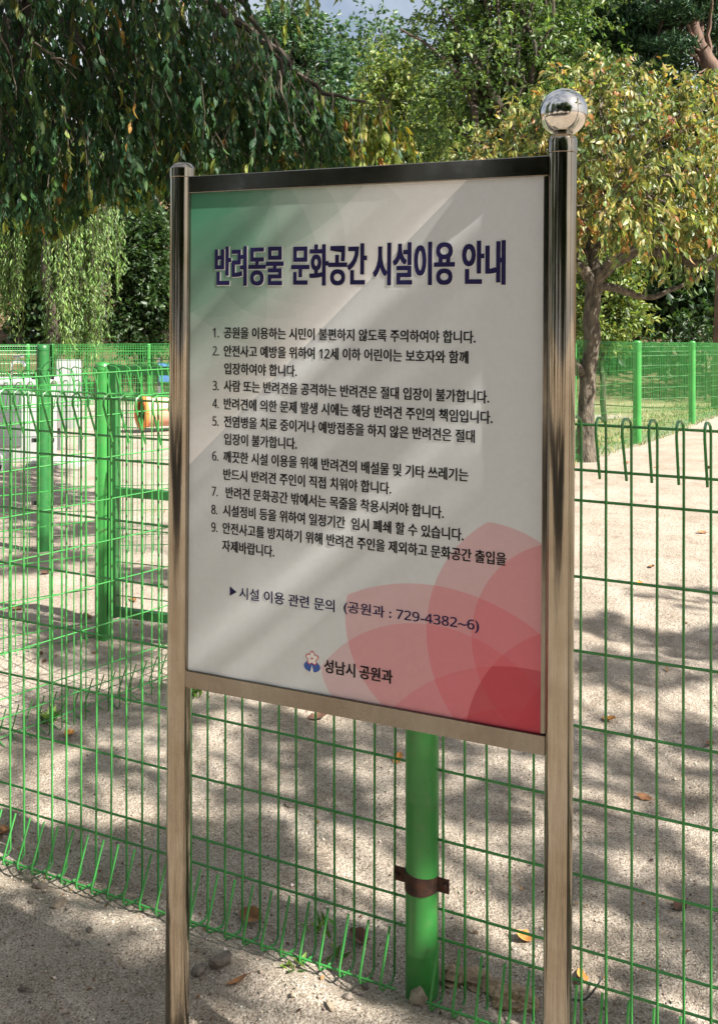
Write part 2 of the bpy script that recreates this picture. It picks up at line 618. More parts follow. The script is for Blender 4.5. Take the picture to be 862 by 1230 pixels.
def limbs_to(mb, start, clumps, r0, r, sub=2, r1=0.012):
    for c, q in clumps:
        c = np.asarray(c, float)
        R = np.max(q)
        m = start + (c - start) * .5 + np.array([r.normal(0, .12), r.normal(0, .12), .10]) * np.linalg.norm(c - start) * .8
        p = curve_pts([start, m, c], 12, 0.02 * R, r)
        mb.tube(p, np.linspace(r0, r1, len(p)), 6)
        for _ in range(sub):
            e = c + rdir(1, r)[0] * R * .9
            p2 = curve_pts([p[int(len(p) * .6)], (p[-1] + e) / 2 + r.normal(0, .08 * R, 3), e], 8, .01 * R, r)
            mb.tube(p2, np.linspace(r1 * 1.4, r1 * .4, len(p2)), 5)


def rough_trunk(path, radii, seg=14, amp=.08, seed=0):
    mb = MB()
    mb.tube(path, radii, seg)
    V = mb.v[0]
    r = np.random.default_rng(seed)
    n = vnoise(V[:, 0] * 14 + 3.1 * seed, V[:, 2] * 5 + V[:, 1] * 14, seed) - .5
    m = len(path)
    cen = np.repeat(np.asarray(path), seg, axis=0)
    V[:] = cen + (V - cen) * (1 + amp * 2 * n[:, None])
    return mb


G_MID = [((0.060, 0.115, 0.030), 5), ((0.10, 0.165, 0.04), 4), ((0.15, 0.21, 0.055), 2), ((0.038, 0.075, 0.024), 3)]
G_DARK = [((0.022, 0.052, 0.016), 5), ((0.04, 0.08, 0.022), 4), ((0.06, 0.10, 0.03), 1.5)]
G_YEL = [((0.11, 0.165, 0.04), 5), ((0.16, 0.21, 0.05), 4), ((0.22, 0.24, 0.06), 2), ((0.06, 0.10, 0.03), 3)]
G_BLUE = [((0.035, 0.085, 0.04), 5), ((0.055, 0.115, 0.05), 4), ((0.08, 0.13, 0.045), 2)]
G_AUT = [((0.16, 0.19, 0.055), 6), ((0.24, 0.245, 0.075), 5), ((0.33, 0.27, 0.09), 3.2), ((0.36, 0.18, 0.07), 1.5), ((0.085, 0.13, 0.04), 8), ((0.30, 0.11, 0.05), 0.2)]
G_HANG = [((0.020, 0.055, 0.026), 6), ((0.032, 0.078, 0.032), 5), ((0.055, 0.105, 0.03), 2.5), ((0.11, 0.13, 0.03), 0.8), ((0.30, 0.16, 0.04), 0.14)]
G_WIL = [((0.15, 0.25, 0.07), 5), ((0.20, 0.31, 0.09), 4), ((0.10, 0.18, 0.055), 3)]
G_PINE = [((0.020, 0.058, 0.024), 5), ((0.035, 0.085, 0.032), 3), ((0.055, 0.11, 0.035), 1.5)]

# ---- weeping cherry hanging into the top left of the view
def hanging_tree():
    r = np.random.default_rng(21)
    root = empty("weeping_tree", (-3.3, 7.1, float(gz(-3.3, 7.1))))
    tag(root, "dark drooping tree whose long hanging twigs fill the upper left above the fence", "tree")
    base = np.array(root.location)
    mb = MB()

    def T(p): return np.asarray(p, float) - base
    trunk = [base + [0, 0, -.1], base + [.1, .0, 1.2], base + [.35, -.05, 2.2], base + [.75, -.1, 3.0], base + [1.1, -.1, 3.75], base + [1.5, -.2, 5.0]]
    tp = curve_pts(trunk, 24, .01, r)
    mb2 = rough_trunk(tp - base, np.interp(np.linspace(0, 1, len(tp)), [0, .1, .6, 1], [.24, .19, .14, .06]), 14, .08, 3)
    fork = np.array(base + [.75, -.1, 3.0])
    fork2 = np.array(base + [1.1, -.1, 3.75])
    arcs = [
        [fork, at(40, -30, 6.9), at(150, -20, 6.7), at(262, 10, 6.7), at(335, 62, 6.6), at(390, 112, 6.5), at(440, 122, 6.45)],
        [fork, at(60, 20, 6.6), at(120, 90, 6.3), at(165, 150, 6.2)],
        [fork, at(-20, 40, 6.4), at(-10, 130, 6.2), at(30, 200, 6.1)],
        [fork2, at(140, -120, 6.2), at(240, -60, 6.0), at(300, 20, 6.0), at(340, 90, 6.0)],
        [fork2, at(60, -160, 7.6), at(200, -60, 7.8), at(290, 60, 7.8), at(330, 150, 7.8)],
        [fork, at(80, 30, 7.6), at(170, 80, 7.7), at(235, 150, 7.7)],
        [fork2, at(100, -260, 6.0), at(260, -230, 5.4), at(380, -160, 5.0)],
        [fork2, at(60, -300, 7.4), at(200, -280, 7.6), at(330, -170, 7.6)],
    ]
    for a in arcs:
        p = curve_pts(a, 24, .015, r)
        mb.tube(p - base, np.linspace(.055, .008, len(p)), 7)
    tr = mb2.build("trunk", M_BARKDARK, root)
    mb.build("limb", M_BARKDARK, root)
    # hanging twigs
    topline = lambda x: np.where(x < 285, -60, np.where(x < 400, 5 + (x - 285) * .98, 116 + (x - 400) * .1))
    botline = lambda x: np.interp(x, [-90, 0, 40, 75, 120, 150, 200, 330, 400, 485], [270, 268, 282, 280, 235, 250, 222, 208, 205, 190])
    N = 2300
    x = r.uniform(-120, 400, N)
    Y = r.uniform(5.7, 8.0, N)
    lo, hi = topline(x), botline(x)
    y = lo + (hi - 15 - lo) * r.random(N) ** .9
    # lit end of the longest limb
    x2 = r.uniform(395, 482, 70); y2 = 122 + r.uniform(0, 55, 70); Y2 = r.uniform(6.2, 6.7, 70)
    # single twigs that hang in front of the sky
    x3 = np.array([303, 322, 329, 345, 349, 370, 374, 386, 336]); y3 = np.array([-60, -45, -52, 15, 12, -50, -42, -58, -58]); Y3 = np.full(9, 5.6)
    # upper crown above the picture
    N4 = 900
    x4 = r.uniform(-150, 260, N4); y4 = r.uniform(-420, -60, N4); Y4 = r.uniform(5.0, 8.2, N4)
    x, y, Y = np.concatenate([x, x2, x3, x4]), np.concatenate([y, y2, y3, y4]), np.concatenate([Y, Y2, Y3, Y4])
    n = len(x)
    P0 = np.stack([(x - CX) / FPX * Y, Y, HCAM - (y - CY) / FPX * Y], 1)
    ylim = np.concatenate([botline(x[:N]), np.full(70, 205), np.array([-5, 15, 5, 52, 45, 14, 20, 2, 5]), np.full(N4, 100)])
    TL = np.minimum(r.uniform(.22, .60, n), np.clip((ylim - y) / FPX * Y, .05, 1))
    hd = r.uniform(0, 2 * math.pi, n)
    td = norm(np.stack([np.cos(hd) * .35 + .12, np.sin(hd) * .35, np.full(n, -1.0)], 1))
    per = 17
    tw = np.repeat(np.arange(n), per)
    s = np.tile((np.arange(per) + .3) / per, n)
    P = P0[tw] + td[tw] * (TL[tw] * s)[:, None]
    keep = (r.random(len(tw)) < np.clip(TL[tw] / .35, .25, 1))
    tw, P = tw[keep], P[keep]
    D = norm(td[tw] * .7 + rdir(len(tw), r) * .48 + np.array([0, 0, -.65]))
    h2 = r.uniform(0, 2 * math.pi, len(tw))
    Nn = norm(np.stack([np.cos(h2), np.sin(h2), np.full(len(tw), .25)], 1))
    L = r.uniform(.042, .088, len(tw)) * r.choice([.7, 1, 1.15], len(tw))
    C = colours(len(tw), G_HANG, r, tw)
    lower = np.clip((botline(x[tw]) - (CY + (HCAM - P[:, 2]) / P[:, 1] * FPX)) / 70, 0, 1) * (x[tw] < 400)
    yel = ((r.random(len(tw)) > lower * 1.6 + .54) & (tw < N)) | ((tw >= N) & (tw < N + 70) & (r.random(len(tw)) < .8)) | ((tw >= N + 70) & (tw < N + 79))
    C[yel] = colours(int(yel.sum()), [((.15, .18, .035), 5), ((.10, .15, .03), 5), ((.24, .20, .05), 1.4), ((.34, .14, .04), .25)], r)  # yellower colours paint in sunlight on the lower fringe and the limb end
    leaves_object("crown", P - base, D, Nn, L, L * r.uniform(.30, .50, len(L)), C, M_LEAFGLOSS, root, True, .25)
    mt = MB()
    for i in range(0, n, 2):
        e = P0[i] + td[i] * TL[i]
        mt.tube(np.array([P0[i] + [r.normal(0, .03), r.normal(0, .03), .06], P0[i], (P0[i] + e) / 2 + r.normal(0, .012, 3), e]) - base, [.004, .0035, .003, .0015], 3, False)
    mt.build("twigs", M_BARKDARK, root)
    # bare pale twigs among the leaves
    for a in ([(40, 50), (66, 70), (92, 95)], [(52, 58), (64, 66), (75, 85)], [(0, 40), (15, 75), (20, 120)], [(62, 70), (80, 75), (98, 84)], [(160, 0), (163, 25), (165, 40)], [(335, 85), (345, 135), (355, 155)]):
        p = curve_pts([at(u, v, 5.75) for u, v in a], 8, .006, r)
        mt = MB()
        mt.tube(p - base, np.linspace(.007, .0025, len(p)), 4)
        mt.build("bare_twig", M_BARK, root)


hanging_tree()


# ---- autumn cherry behind the right post
def autumn_cherry():
    r = np.random.default_rng(33)
    b = at(703, 545, 10.2)
    b[2] = float(gz(b[0], b[1]))
    root = empty("cherry_tree", b)
    tag(root, "yellow and orange leaved cherry tree with a leaning trunk by the far fence", "tree")
    Y = 10.2
    tp = curve_pts([b + [0, 0, -.15], at(702, 520, Y), at(703, 480, Y), at(708, 420, Y), at(711, 370, Y), at(713, 336, Y)], 22, .01, r)
    mb = rough_trunk(tp - b, np.interp(np.linspace(0, 1, len(tp)), [0, .08, .3, 1], [.150, .106, .092, .080]), 16, .2, 5)
    mb.build("trunk", M_BARK, root)
    fork = at(713, 338, Y)
    ml = MB()
    limbs = [
        ([fork, at(735, 318, Y - .1), at(765, 302, Y - .2), at(800, 303, Y - .3), at(832, 317, Y - .4), at(862, 305, Y - .5), at(900, 280, Y - .6)], .075, .03),
        ([fork, at(698, 322, Y), at(686, 312, Y + .1), at(664, 296, Y + .2), at(630, 280, Y + .3), at(595, 250, Y + .3)], .07, .02),
        ([at(716, 345, Y), at(742, 346, Y + .2), at(760, 356, Y + .3), at(790, 355, Y + .3), at(822, 340, Y + .3), at(858, 318, Y + .2)], .05, .015),
        ([fork, at(716, 300, Y + .1), at(735, 255, Y + .2), at(757, 216, Y + .3), at(775, 160, Y + .4)], .06, .02),
        ([fork, at(705, 290, Y + .3), at(700, 230, Y + .5), at(680, 170, Y + .7), at(665, 120, Y + .8)], .055, .015),
        ([at(735, 255, Y + .2), at(790, 230, Y), at(830, 190, Y - .2), at(850, 140, Y - .2)], .04, .012),
        ([at(680, 300, Y + .1), at(640, 250, Y + .4), at(600, 205, Y + .6), at(560, 190, Y + .8)], .035, .01),
        ([at(700, 450, Y), at(688, 438, Y - .02), at(676, 424, Y - .05)], .06, .05),
        ([at(757, 216, Y + .3), at(740, 170, Y + .2), at(720, 130, Y)], .03, .01),
        ([at(800, 303, Y - .3), at(790, 260, Y - .7), at(770, 215, Y - 1.0)], .03, .01),
    ]
    for a, r0, r1 in limbs:
        p = curve_pts(a, 22, .012, r)
        ml.tube(p - b, np.linspace(r0, r1, len(p)), 8)
    ml.build("limb", M_BARK, root)
    cl = []
    for (px, py, dy, rad) in [(575, 185, .6, .32), (610, 170, .3, .42), (615, 215, .0, .45), (655, 140, .3, .42), (660, 205, .8, .5), (690, 120, .2, .45), (720, 180, -.5, .55),
                              (735, 120, .2, .5), (775, 120, .3, .5), (790, 180, -.6, .6), (760, 240, -.9, .5), (820, 150, .0, .5), (850, 210, -.4, .6), (840, 270, -.5, .45), (800, 265, .2, .5),
                              (870, 150, .3, .5), (720, 250, .5, .5), (690, 260, .0, .40), (640, 250, .3, .42), (900, 230, .0, .7), (830, 115, .4, .35), (790, 300, -.4, .22), (830, 325, -.4, .16), (880, 285, -.4, .3),
                              (560, 205, .4, .25), (720, 95, .5, .3), (855, 118, .2, .3), (700, 205, .9, .5), (760, 160, .9, .6)]:
        cl.append((at(px, py, Y + dy) - b, (rad, rad * 1.1, rad * .8)))
    crown("crown", cl, 1330, 12, .30, .086, .034, .35, G_AUT, M_LEAF, root, 34, True, .45, .95, 0, .25)
    limbs_to(mt := MB(), at(740, 230, Y) - b, cl, .02, r, 3, .007)
    mt.build("twigs", M_BARK, root)


autumn_cherry()


# ---- tall shade tree beside the photographer, right of the picture: it throws the dappled shade
def shade_tree():
    r = np.random.default_rng(44)
    b = np.array([5.2, -1.0, float(gz(5.2, -1.0))])
    root = empty("shade_tree", b)
    tag(root, "broad leafy shade tree standing to the right of the notice board", "tree")
    tp = curve_pts([b + [0, 0, -.15], b + [0, .05, 1.2], b + [-.1, .05, 2.4], b + [-.35, .1, 4.2]], 16, .01, r)
    rough_trunk(tp - b, np.interp(np.linspace(0, 1, len(tp)), [0, .1, 1], [.26, .20, .12]), 14, .08, 8).build("trunk", M_BARKDARK, root)
    # clumps along the light's way to the ground patches that lie in shade
    s = np.array(SUN_DIR)
    cl = []
    spots = [(10, 1120, .13), (60, 1165, .15), (140, 1202, .12), (110, 1150, .07), (170, 1180, .06), (20, 1200, .18), (90, 1225, .13), (-60, 1180, .25),
             (260, 930, .13), (330, 880, .20), (400, 965, .16), (300, 1010, .10), (450, 900, .20), (580, 940, .14), (600, 1040, .12), (250, 860, .14), (350, 940, .08), (480, 980, .08),
             (40, 840, .20), (120, 900, .18), (30, 950, .11), (160, 840, .15), (60, 770, .2), (150, 760, .2), (180, 960, .06),
             (720, 890, .18), (800, 945, .17), (850, 870, .18), (745, 1000, .14), (830, 1035, .14), (710, 1085, .12), (795, 1105, .13), (855, 1150, .12), (740, 1165, .10), (840, 775, .2), (760, 800, .18),
             (710, 750, .15), (820, 715, .15), (860, 815, .18), (30, 680, .24), (100, 640, .2), (160, 690, .2), (20, 620, .2), (405, 1160, .03), (285, 1205, .04)]
    for i, (px, py, rad) in enumerate(spots):
        gy = HCAM * FPX / (py - CY)
        gx = (px - CX) / FPX * gy
        t = (4.0 + 1.2 * r.random()) / s[2]
        for _ in range(3 if rad > .09 else 1):
            o_ = r.normal(0, rad * .55, 3) * [1, 1, .6] if rad > .09 else np.zeros(3)
            q_ = rad * (.55 if rad > .09 else .9)
            cl.append((np.array([gx, gy, 0]) + s * t + o_ - b, (q_, q_, q_ * .6)))
    # clumps that keep the board and its posts out of the direct sun
    for gx, gy, gz_, rad in [(.0, 1.84, 1.35, .12), (.0, 1.84, 1.55, .12), (.0, 1.84, 1.72, .13)]:
        t = (4.3 - gz_) / s[2]
        cl.append((np.array([gx, gy, gz_]) + s * t - b, (rad, rad, rad * .7)))
    # clumps that shade the middle post, the right half of the front fence and the drooping tree
    for gx, gy, gz_, rad in [(.138, 2.185, .95, .10), (.55, 1.98, .95, .16), (.72, 1.90, .55, .15), (.5, 2.0, 1.2, .15), (.75, 1.88, 1.15, .16), (-.9, 2.7, 1.15, .14)]:
        t = (4.6 - gz_) / s[2]
        cl.append((np.array([gx, gy, gz_]) + s * t - b, (rad, rad, rad * .7)))
    n_low = len(cl)
    for gx, gy, gz_, rad in [(-2.3, 6.2, 2.6, .5), (-1.7, 6.4, 2.9, .5), (-1.1, 6.2, 2.7, .5), (-.6, 6.4, 2.6, .45), (-2.0, 7.2, 2.8, .5), (-1.2, 7.2, 3.1, .5), (-1.6, 6.0, 2.2, .45), (-.7, 7.0, 2.4, .4), (-2.4, 6.6, 3.3, .5), (-1.9, 6.2, 3.6, .5), (-1.3, 6.5, 3.6, .45)]:
        t = (6.6 - gz_) / s[2]
        cl.append((np.array([gx, gy, gz_]) + s * t - b, (rad, rad, rad * .55)))
    crown("shading_crown", cl[n_low:], 420, 9, .3, .11, .06, .3, G_MID, M_LEAF, root, 46, False, .5, .4)  # foliage added out of view to block the sun from the drooping tree
    cl = cl[:n_low]
    crown("crown", cl, 1250, 8, .13, .085, .042, .3, G_MID, M_LEAF, root, 45, False, .5, .4)
    limbs_to(mt := MB(), tp[-3] - b, cl[::7], .022, r, 1, .004)
    mt.build("limb", M_BARKDARK, root)


shade_tree()


# ---- trees of the background
def broad_tree(name, label, px, Y, top, half, low, palette, seed, n=900, per=9, ll=.16, lw=.09, ncl=14, group=None, mat=None, bark=None, trunk_r=.16, cat="tree", shell=.5, at_world=None):
    """tree whose base stands on the slope at distance Y; top / low = photo rows of crown top and bottom, half = half width in photo columns"""
    r = np.random.default_rng(seed)
    X = (px - CX) / FPX * Y
    b = np.array([X, Y, float(gz(X, Y))])
    root = empty(name, b)
    tag(root, label, cat, group)
    zt, zl = HCAM - (top - CY) / FPX * Y, HCAM - (low - CY) / FPX * Y
    hw = half / FPX * Y
    if at_world:
        X, Y, zl, zt, hw = at_world
        b = np.array([X, Y, float(gz(X, Y))])
        root.location = b
    H = zt - zl
    cl = []
    for i in range(ncl):
        a = r.uniform(0, 2 * math.pi)
        t = (i + .5) / ncl
        prof = math.sin(math.pi * min(1, .18 + .74 * t)) ** .7
        rr = hw * .72 * prof * math.sqrt(r.random())
        rad = (hw * .36 + H * .05) * r.uniform(.7, 1.15) * (.6 + .5 * prof)
        cl.append((np.array([X + math.cos(a) * rr, Y + math.sin(a) * rr * .8, zl + H * (.08 + .84 * t)]) - b, (rad, rad, rad * .75)))
    zf = min(zl + H * .35, zt - .5)
    tp = curve_pts([b + [0, 0, -.3], b + [r.normal(0, .1), 0, max(.3, (zf - b[2]) * .5)], np.array([X + r.normal(0, .15), Y, zf]), np.array([X, Y, zl + H * .75])], 14, .01, r) - b
    mb = rough_trunk(tp, np.linspace(trunk_r, trunk_r * .25, len(tp)), 9, .08, seed % 50)
    mb.build("trunk", bark or M_BARKDARK, root)
    mt = MB()
    limbs_to(mt, tp[len(tp) // 2], cl, trunk_r * .45, r, 2, .02)
    mt.build("limb", bark or M_BARKDARK, root)
    crown("crown", cl, n, per, ll * 3.2, ll, lw, .25, palette, mat or M_LEAF, root, seed + 1, False, shell, .25)
    return root


broad_tree("zelkova_tree", "tall green tree with several rising dark stems behind the ball topped post", 615, 19, -70, 135, 205, G_MID, 51, 2300, 9, .12, .06, 26, bark=M_BARKDARK)
broad_tree("broadleaf_tree", "bluish green tree behind the drooping twigs, against the sky patch", 365, 27, -14, 84, 205, G_BLUE, 52, 1500, 9, .17, .09, 18)
broad_tree("bushy_tree", "yellowish green bushy tree rising behind the top rail of the board", 475, 23, 62, 80, 270, G_YEL, 53, 1700, 9, .13, .06, 18)
broad_tree("bushy_tree", "light green rounded bush tree behind the cherry trunk", 728, 15.5, 300, 46, 412, G_YEL, 54, 900, 9, .10, .05, 12, trunk_r=.05)
broad_tree("bushy_tree", "dense dark leaved bush tree between the willow and the board", 165, 24, 248, 46, 425, G_DARK, 55, 1500, 9, .14, .08, 16, trunk_r=.08)
broad_tree("broadleaf_tree", "mid green tree standing right of the sky patch above the cherry", 690, 26, -60, 95, 160, G_MID, 56, 1300, 9, .17, .09, 16)


# several rising stems of the tall tree
def stems(root_name):
    root = bpy.data.objects[root_name]
    b = np.array(root.location)
    r = np.random.default_rng(5)
    mb = MB()
    for a in ([(572, 190), (568, 130), (545, 85), (515, 55), (480, 35)], [(615, 180), (612, 120), (603, 60), (596, -20)], [(600, 190), (612, 140), (640, 80), (665, 20)], [(612, 150), (585, 100), (560, 60), (535, 10)],
              [(603, 90), (625, 50), (640, 0)], [(568, 120), (570, 70), (560, 20)]):
        p = curve_pts([at(u, v, 18.4) for u, v in a], 18, .012, r) - b
        mb.tube(p, np.linspace(.075, .02, len(p)), 7)
    mb.build("stem", M_BARKDARK, root)


stems("zelkova_tree")

BACK = [  # px, Y, top, half, low, palette, label
    (40, 36, 60, 95, 330, G_DARK, "dark green tree on the slope behind the willow at far left"),
    (150, 38, 30, 90, 310, G_MID, "mid green tree on the slope seen through the drooping twigs"),
    (240, 34, 70, 80, 330, G_DARK, "dark tree on the slope behind the left post of the board"),
    (315, 40, 45, 75, 300, G_MID, "green tree on the slope left of the sky patch"),
    (425, 42, 55, 75, 300, G_BLUE, "bluish far tree directly below the sky patch"),
    (520, 36, 110, 70, 330, G_DARK, "dark tree on the slope low behind the bushy yellowish tree"),
    (560, 44, 20, 85, 300, G_MID, "far green tree behind the stems of the tall tree"),
    (650, 38, -20, 90, 300, G_DARK, "dark tree on the slope right behind the steel ball"),
    (745, 34, -60, 95, 330, G_DARK, "dark tree on the slope above the autumn cherry"),
    (845, 30, -80, 95, 330, G_DARK, "dark tree on the slope behind the pine at upper right"),
    (940, 34, -60, 110, 340, G_MID, "green tree on the slope past the right edge of the fence"),
    (-60, 33, 20, 110, 340, G_MID, "green tree on the slope past the left edge of the yard"),
    (820, 24, 290, 62, 385, G_DARK, "low dark shrubby tree on the shaded slope behind the cherry limbs"),
    (800, 27, 230, 70, 370, G_DARK, "small dark tree higher on the shaded slope at right"),
]
BACK += [
    (52, 29, 300, 34, 400, G_DARK, "low dark bush tree on the slope behind the willow trunk"),
    (455, 47, -2, 74, 260, G_BLUE, "pale far tree reaching up into the sky patch"),
    (330, 46, 8, 60, 260, G_MID, "far green tree behind the last drooping twigs at top"),
    (705, 24, 330, 30, 420, G_DARK, "low dark bush on the slope straight behind the cherry trunk"),
]
for i, (px, Y, top, half, low, pal, lab) in enumerate(BACK):
    broad_tree("slope_tree", lab, px, Y, top, half, low, pal, 100 + i * 3, 760, 9, .24, .14, 15, "trees on the wooded slope", trunk_r=.14)

PARK = [(-6.5, -1.5, "broad tree left of the viewpoint, mirrored near the ball's left rim"), (-4.5, -4.2, "tree behind and left of the viewpoint, second in the mirrored row"),
        (-2.0, -5.2, "tree close behind the viewpoint, third in the mirrored row"), (.6, -5.6, "tall tree straight behind the viewpoint, mirrored in the ball's middle"),
        (2.6, -6.4, "tree right behind the viewpoint, beside the bright mirrored gap"), (4.6, -9.5, "tree far right behind the viewpoint, past the bright mirrored gap"),
        (-7.8, 2.2, "tree beyond the left edge next to the drooping tree's trunk"), (-1.0, -9.5, "tall tree farthest behind the viewpoint"),
        (13.8, 19.5, "unseen tree added past the right edge to shade the lower slope"), (16.5, 22.5, "farther unseen tree added past the right edge to shade the slope")]  # these two are added out of view to put shade on the slope
for i, (wx, wy, lab) in enumerate(PARK):
    broad_tree("park_tree", lab, 431, 20, 0, 50, 300, G_DARK, 300 + 7 * i, 800, 9, .2, .13, 17, "trees around the viewpoint", trunk_r=.16, at_world=(wx, wy, .8 + .4 * (i % 3), 7.0 + .5 * (i % 4), 2.3))

# young saplings on the right slope
def sapling(px, Y, h, seed, lab):
    r = np.random.default_rng(seed)
    X = (px - CX) / FPX * Y
    b = np.array([X, Y, float(gz(X, Y))])
    root = empty("sapling", b)
    tag(root, lab, "sapling", "saplings on the shaded slope")
    mb = MB()
    p = curve_pts([[0, 0, -.1], [.03, 0, h * .5], [r.normal(0, .08), 0, h]], 8, .01, r)
    mb.tube(p, np.linspace(.03, .012, len(p)), 6)
    mb.build("trunk", M_BARKDARK, root)
    crown("crown", [((0, 0, h * .75), (.5, .5, h * .3)), ((.1, 0, h), (.4, .4, .35))], 60, 8, .3, .13, .06, .2, G_DARK, M_LEAF, root, seed + 1)


sapling(798, 21.5, 1.3, 201, "thin sapling on the shaded slope left of two others at right")
sapling(822, 21.8, 1.5, 202, "thin sapling in the middle of three on the shaded slope")
sapling(846, 21.2, 1.4, 203, "thin sapling nearest the right edge on the shaded slope")


# ---- willow
def willow():
    r = np.random.default_rng(61)
    px, Y = 62, 22.0
    X = (px - CX) / FPX * Y
    b = np.array([X, Y, float(gz(X, Y))])
    root = empty("willow_tree", b)
    tag(root, "weeping willow with pale green strands hanging almost to the far fence", "tree")
    tp = curve_pts([b + [0, 0, -.3], b + [.05, 0, 1.5], b + [-.1, 0, 3.2], b + [.1, 0, 5.0]], 14, .02, r)
    rough_trunk(tp - b, np.linspace(.20, .08, len(tp)), 12, .1, 9).build("trunk", M_BARKDARK, root)
    top = tp[-1]
    mb = MB()
    P, D, tw = [], [], []
    groups = [(78, 405, 14, 0), (95, 420, 16, 0), (110, 428, 12, 0), (66, 412, 10, 0), (125, 395, 8, 0), (88, 428, 10, -.3), (104, 405, 12, .3), (20, 345, 34, .5), (40, 330, 26, .8), (5, 370, 24, .8), (58, 350, 14, .9), (75, 340, 16, 1.0), (120, 340, 14, .9), (100, 330, 18, 1.0), (140, 330, 10, .8), (-20, 360, 20, .5), (20, 405, 4, .2)]
    k = 0
    for gx, gy, cnt, dy in groups:
        for _ in range(cnt):
            ex, ey = gx + r.normal(0, 6), gy + r.normal(0, 18)
            Yd = Y + dy + r.normal(0, .25)
            e = at(ex, ey, Yd)
            st = np.array([e[0] + r.normal(0, .25) - (e[0] - X) * .25, Yd, max(e[2] + r.uniform(2.2, 3.6), 3.6)])
            p = curve_pts([top + (st - top) * .2, st + [0, 0, .1], st * .5 + e * .5 + r.normal(0, .06, 3), e], 14, .015, r)
            mb.tube(p - b, np.linspace(.014, .004, len(p)), 3, False)
            m = 85
            s = np.sort(r.uniform(.38, 1, m)) * (len(p) - 1)
            i0 = np.minimum(s.astype(int), len(p) - 2)
            q = p[i0] + (p[i0 + 1] - p[i0]) * (s - i0)[:, None] + r.normal(0, .03, (m, 3))
            P.append(q)
            D.append(norm(rdir(m, r) * .6 + np.array([0, 0, -1.0])))
            tw.append(np.full(m, k))
            k += 1
    P, D, tw = np.concatenate(P), np.concatenate(D), np.concatenate(tw)
    n = len(P)
    h2 = r.uniform(0, 2 * math.pi, n)
    Nn = np.stack([np.cos(h2), np.sin(h2), np.full(n, .3)], 1)
    L = r.uniform(.09, .17, n)
    mb.build("limb", M_BARKDARK, root)
    leaves_object("crown", P - b, D, Nn, L, L * .24, colours(n, G_WIL, r, tw), M_LEAF, root)


willow()


# ---- pine
def pine():
    r = np.random.default_rng(71)
    Y = 19.0
    X = (868 - CX) / FPX * Y
    b = np.array([X, Y, float(gz(X, Y))])
    root = empty("pine_tree", b)
    tag(root, "pine with a bent reddish trunk and dark needle tufts in the upper right", "tree")
    tp = curve_pts([b + [0, 0, -.3], at(872, 300, Y), at(868, 150, Y), at(858, 92, Y), at(842, 62, Y), at(833, 35, Y), at(828, 0, Y), at(815, -60, Y)], 26, .015, r)
    rough_trunk(tp - b, np.linspace(.22, .10, len(tp)), 12, .1, 4).build("trunk", M_PINEBARK, root)
    ml = MB()
    pads = [(800, 60, -.2, .55), (775, 30, .2, .6), (790, 78, .3, .45), (760, 55, .3, .5), (810, 15, -.3, .6), (845, 10, .3, .7), (740, 20, .5, .6), (778, 85, -.2, .35), (855, -20, -.3, .7), (800, -30, 0, .8), (760, -20, .3, .7), (880, 40, .4, .6), (850, 130, .8, .4), (720, 45, .6, .4)]
    src = [at(850, 78, Y), at(840, 55, Y), at(831, 20, Y), at(820, -40, Y)]
    cl = []
    for i, (u, v, dy, rad) in enumerate(pads):
        c = at(u, v, Y + dy)
        p = curve_pts([src[i % 4], (src[i % 4] + c) / 2 + [0, 0, .12], c], 10, .02, r)
        ml.tube(p - b, np.linspace(.06, .015, len(p)), 6)
        cl.append((c - b, (rad, rad, rad * .38)))
    for u0, v0, u1, v1 in ((850, 80, 838, 88), (846, 64, 826, 52), (842, 60, 852, 52), (838, 45, 826, 38)):
        ml.tube(np.array([at(u0, v0, Y), at((u0 + u1) / 2, (v0 + v1) / 2 + 1, Y - .15), at(u1, v1, Y - .3)]) - b, [.03, .02, .01], 5)
    ml.build("limb", M_PINEBARK, root)
    R = np.random.default_rng(72)
    n_t, per = 1500, 14
    C = np.array([c for c, _ in cl]); RR = np.array([q for _, q in cl])
    k = R.choice(len(C), n_t)
    P0 = C[k] + rdir(n_t, R) * RR[k] * (R.random(n_t) ** .5)[:, None]
    tw = np.repeat(np.arange(n_t), per)
    D = norm(rdir(len(tw), R) + np.array([0, 0, .75]))
    L = R.uniform(.12, .22, len(tw))
    leaves_object("crown", P0[tw] + R.normal(0, .03, (len(tw), 3)), D, rdir(len(tw), R), L, L * .10, colours(len(tw), G_PINE, R, tw), M_NEEDLE, root)


pine()

# ------------------------------------------------------------------ fences of welded green mesh with rolled edges
RAILS = [0.110, 0.174, 0.324, 0.476, 0.628, 0.780, 0.932, 1.088, 1.150, 1.243]


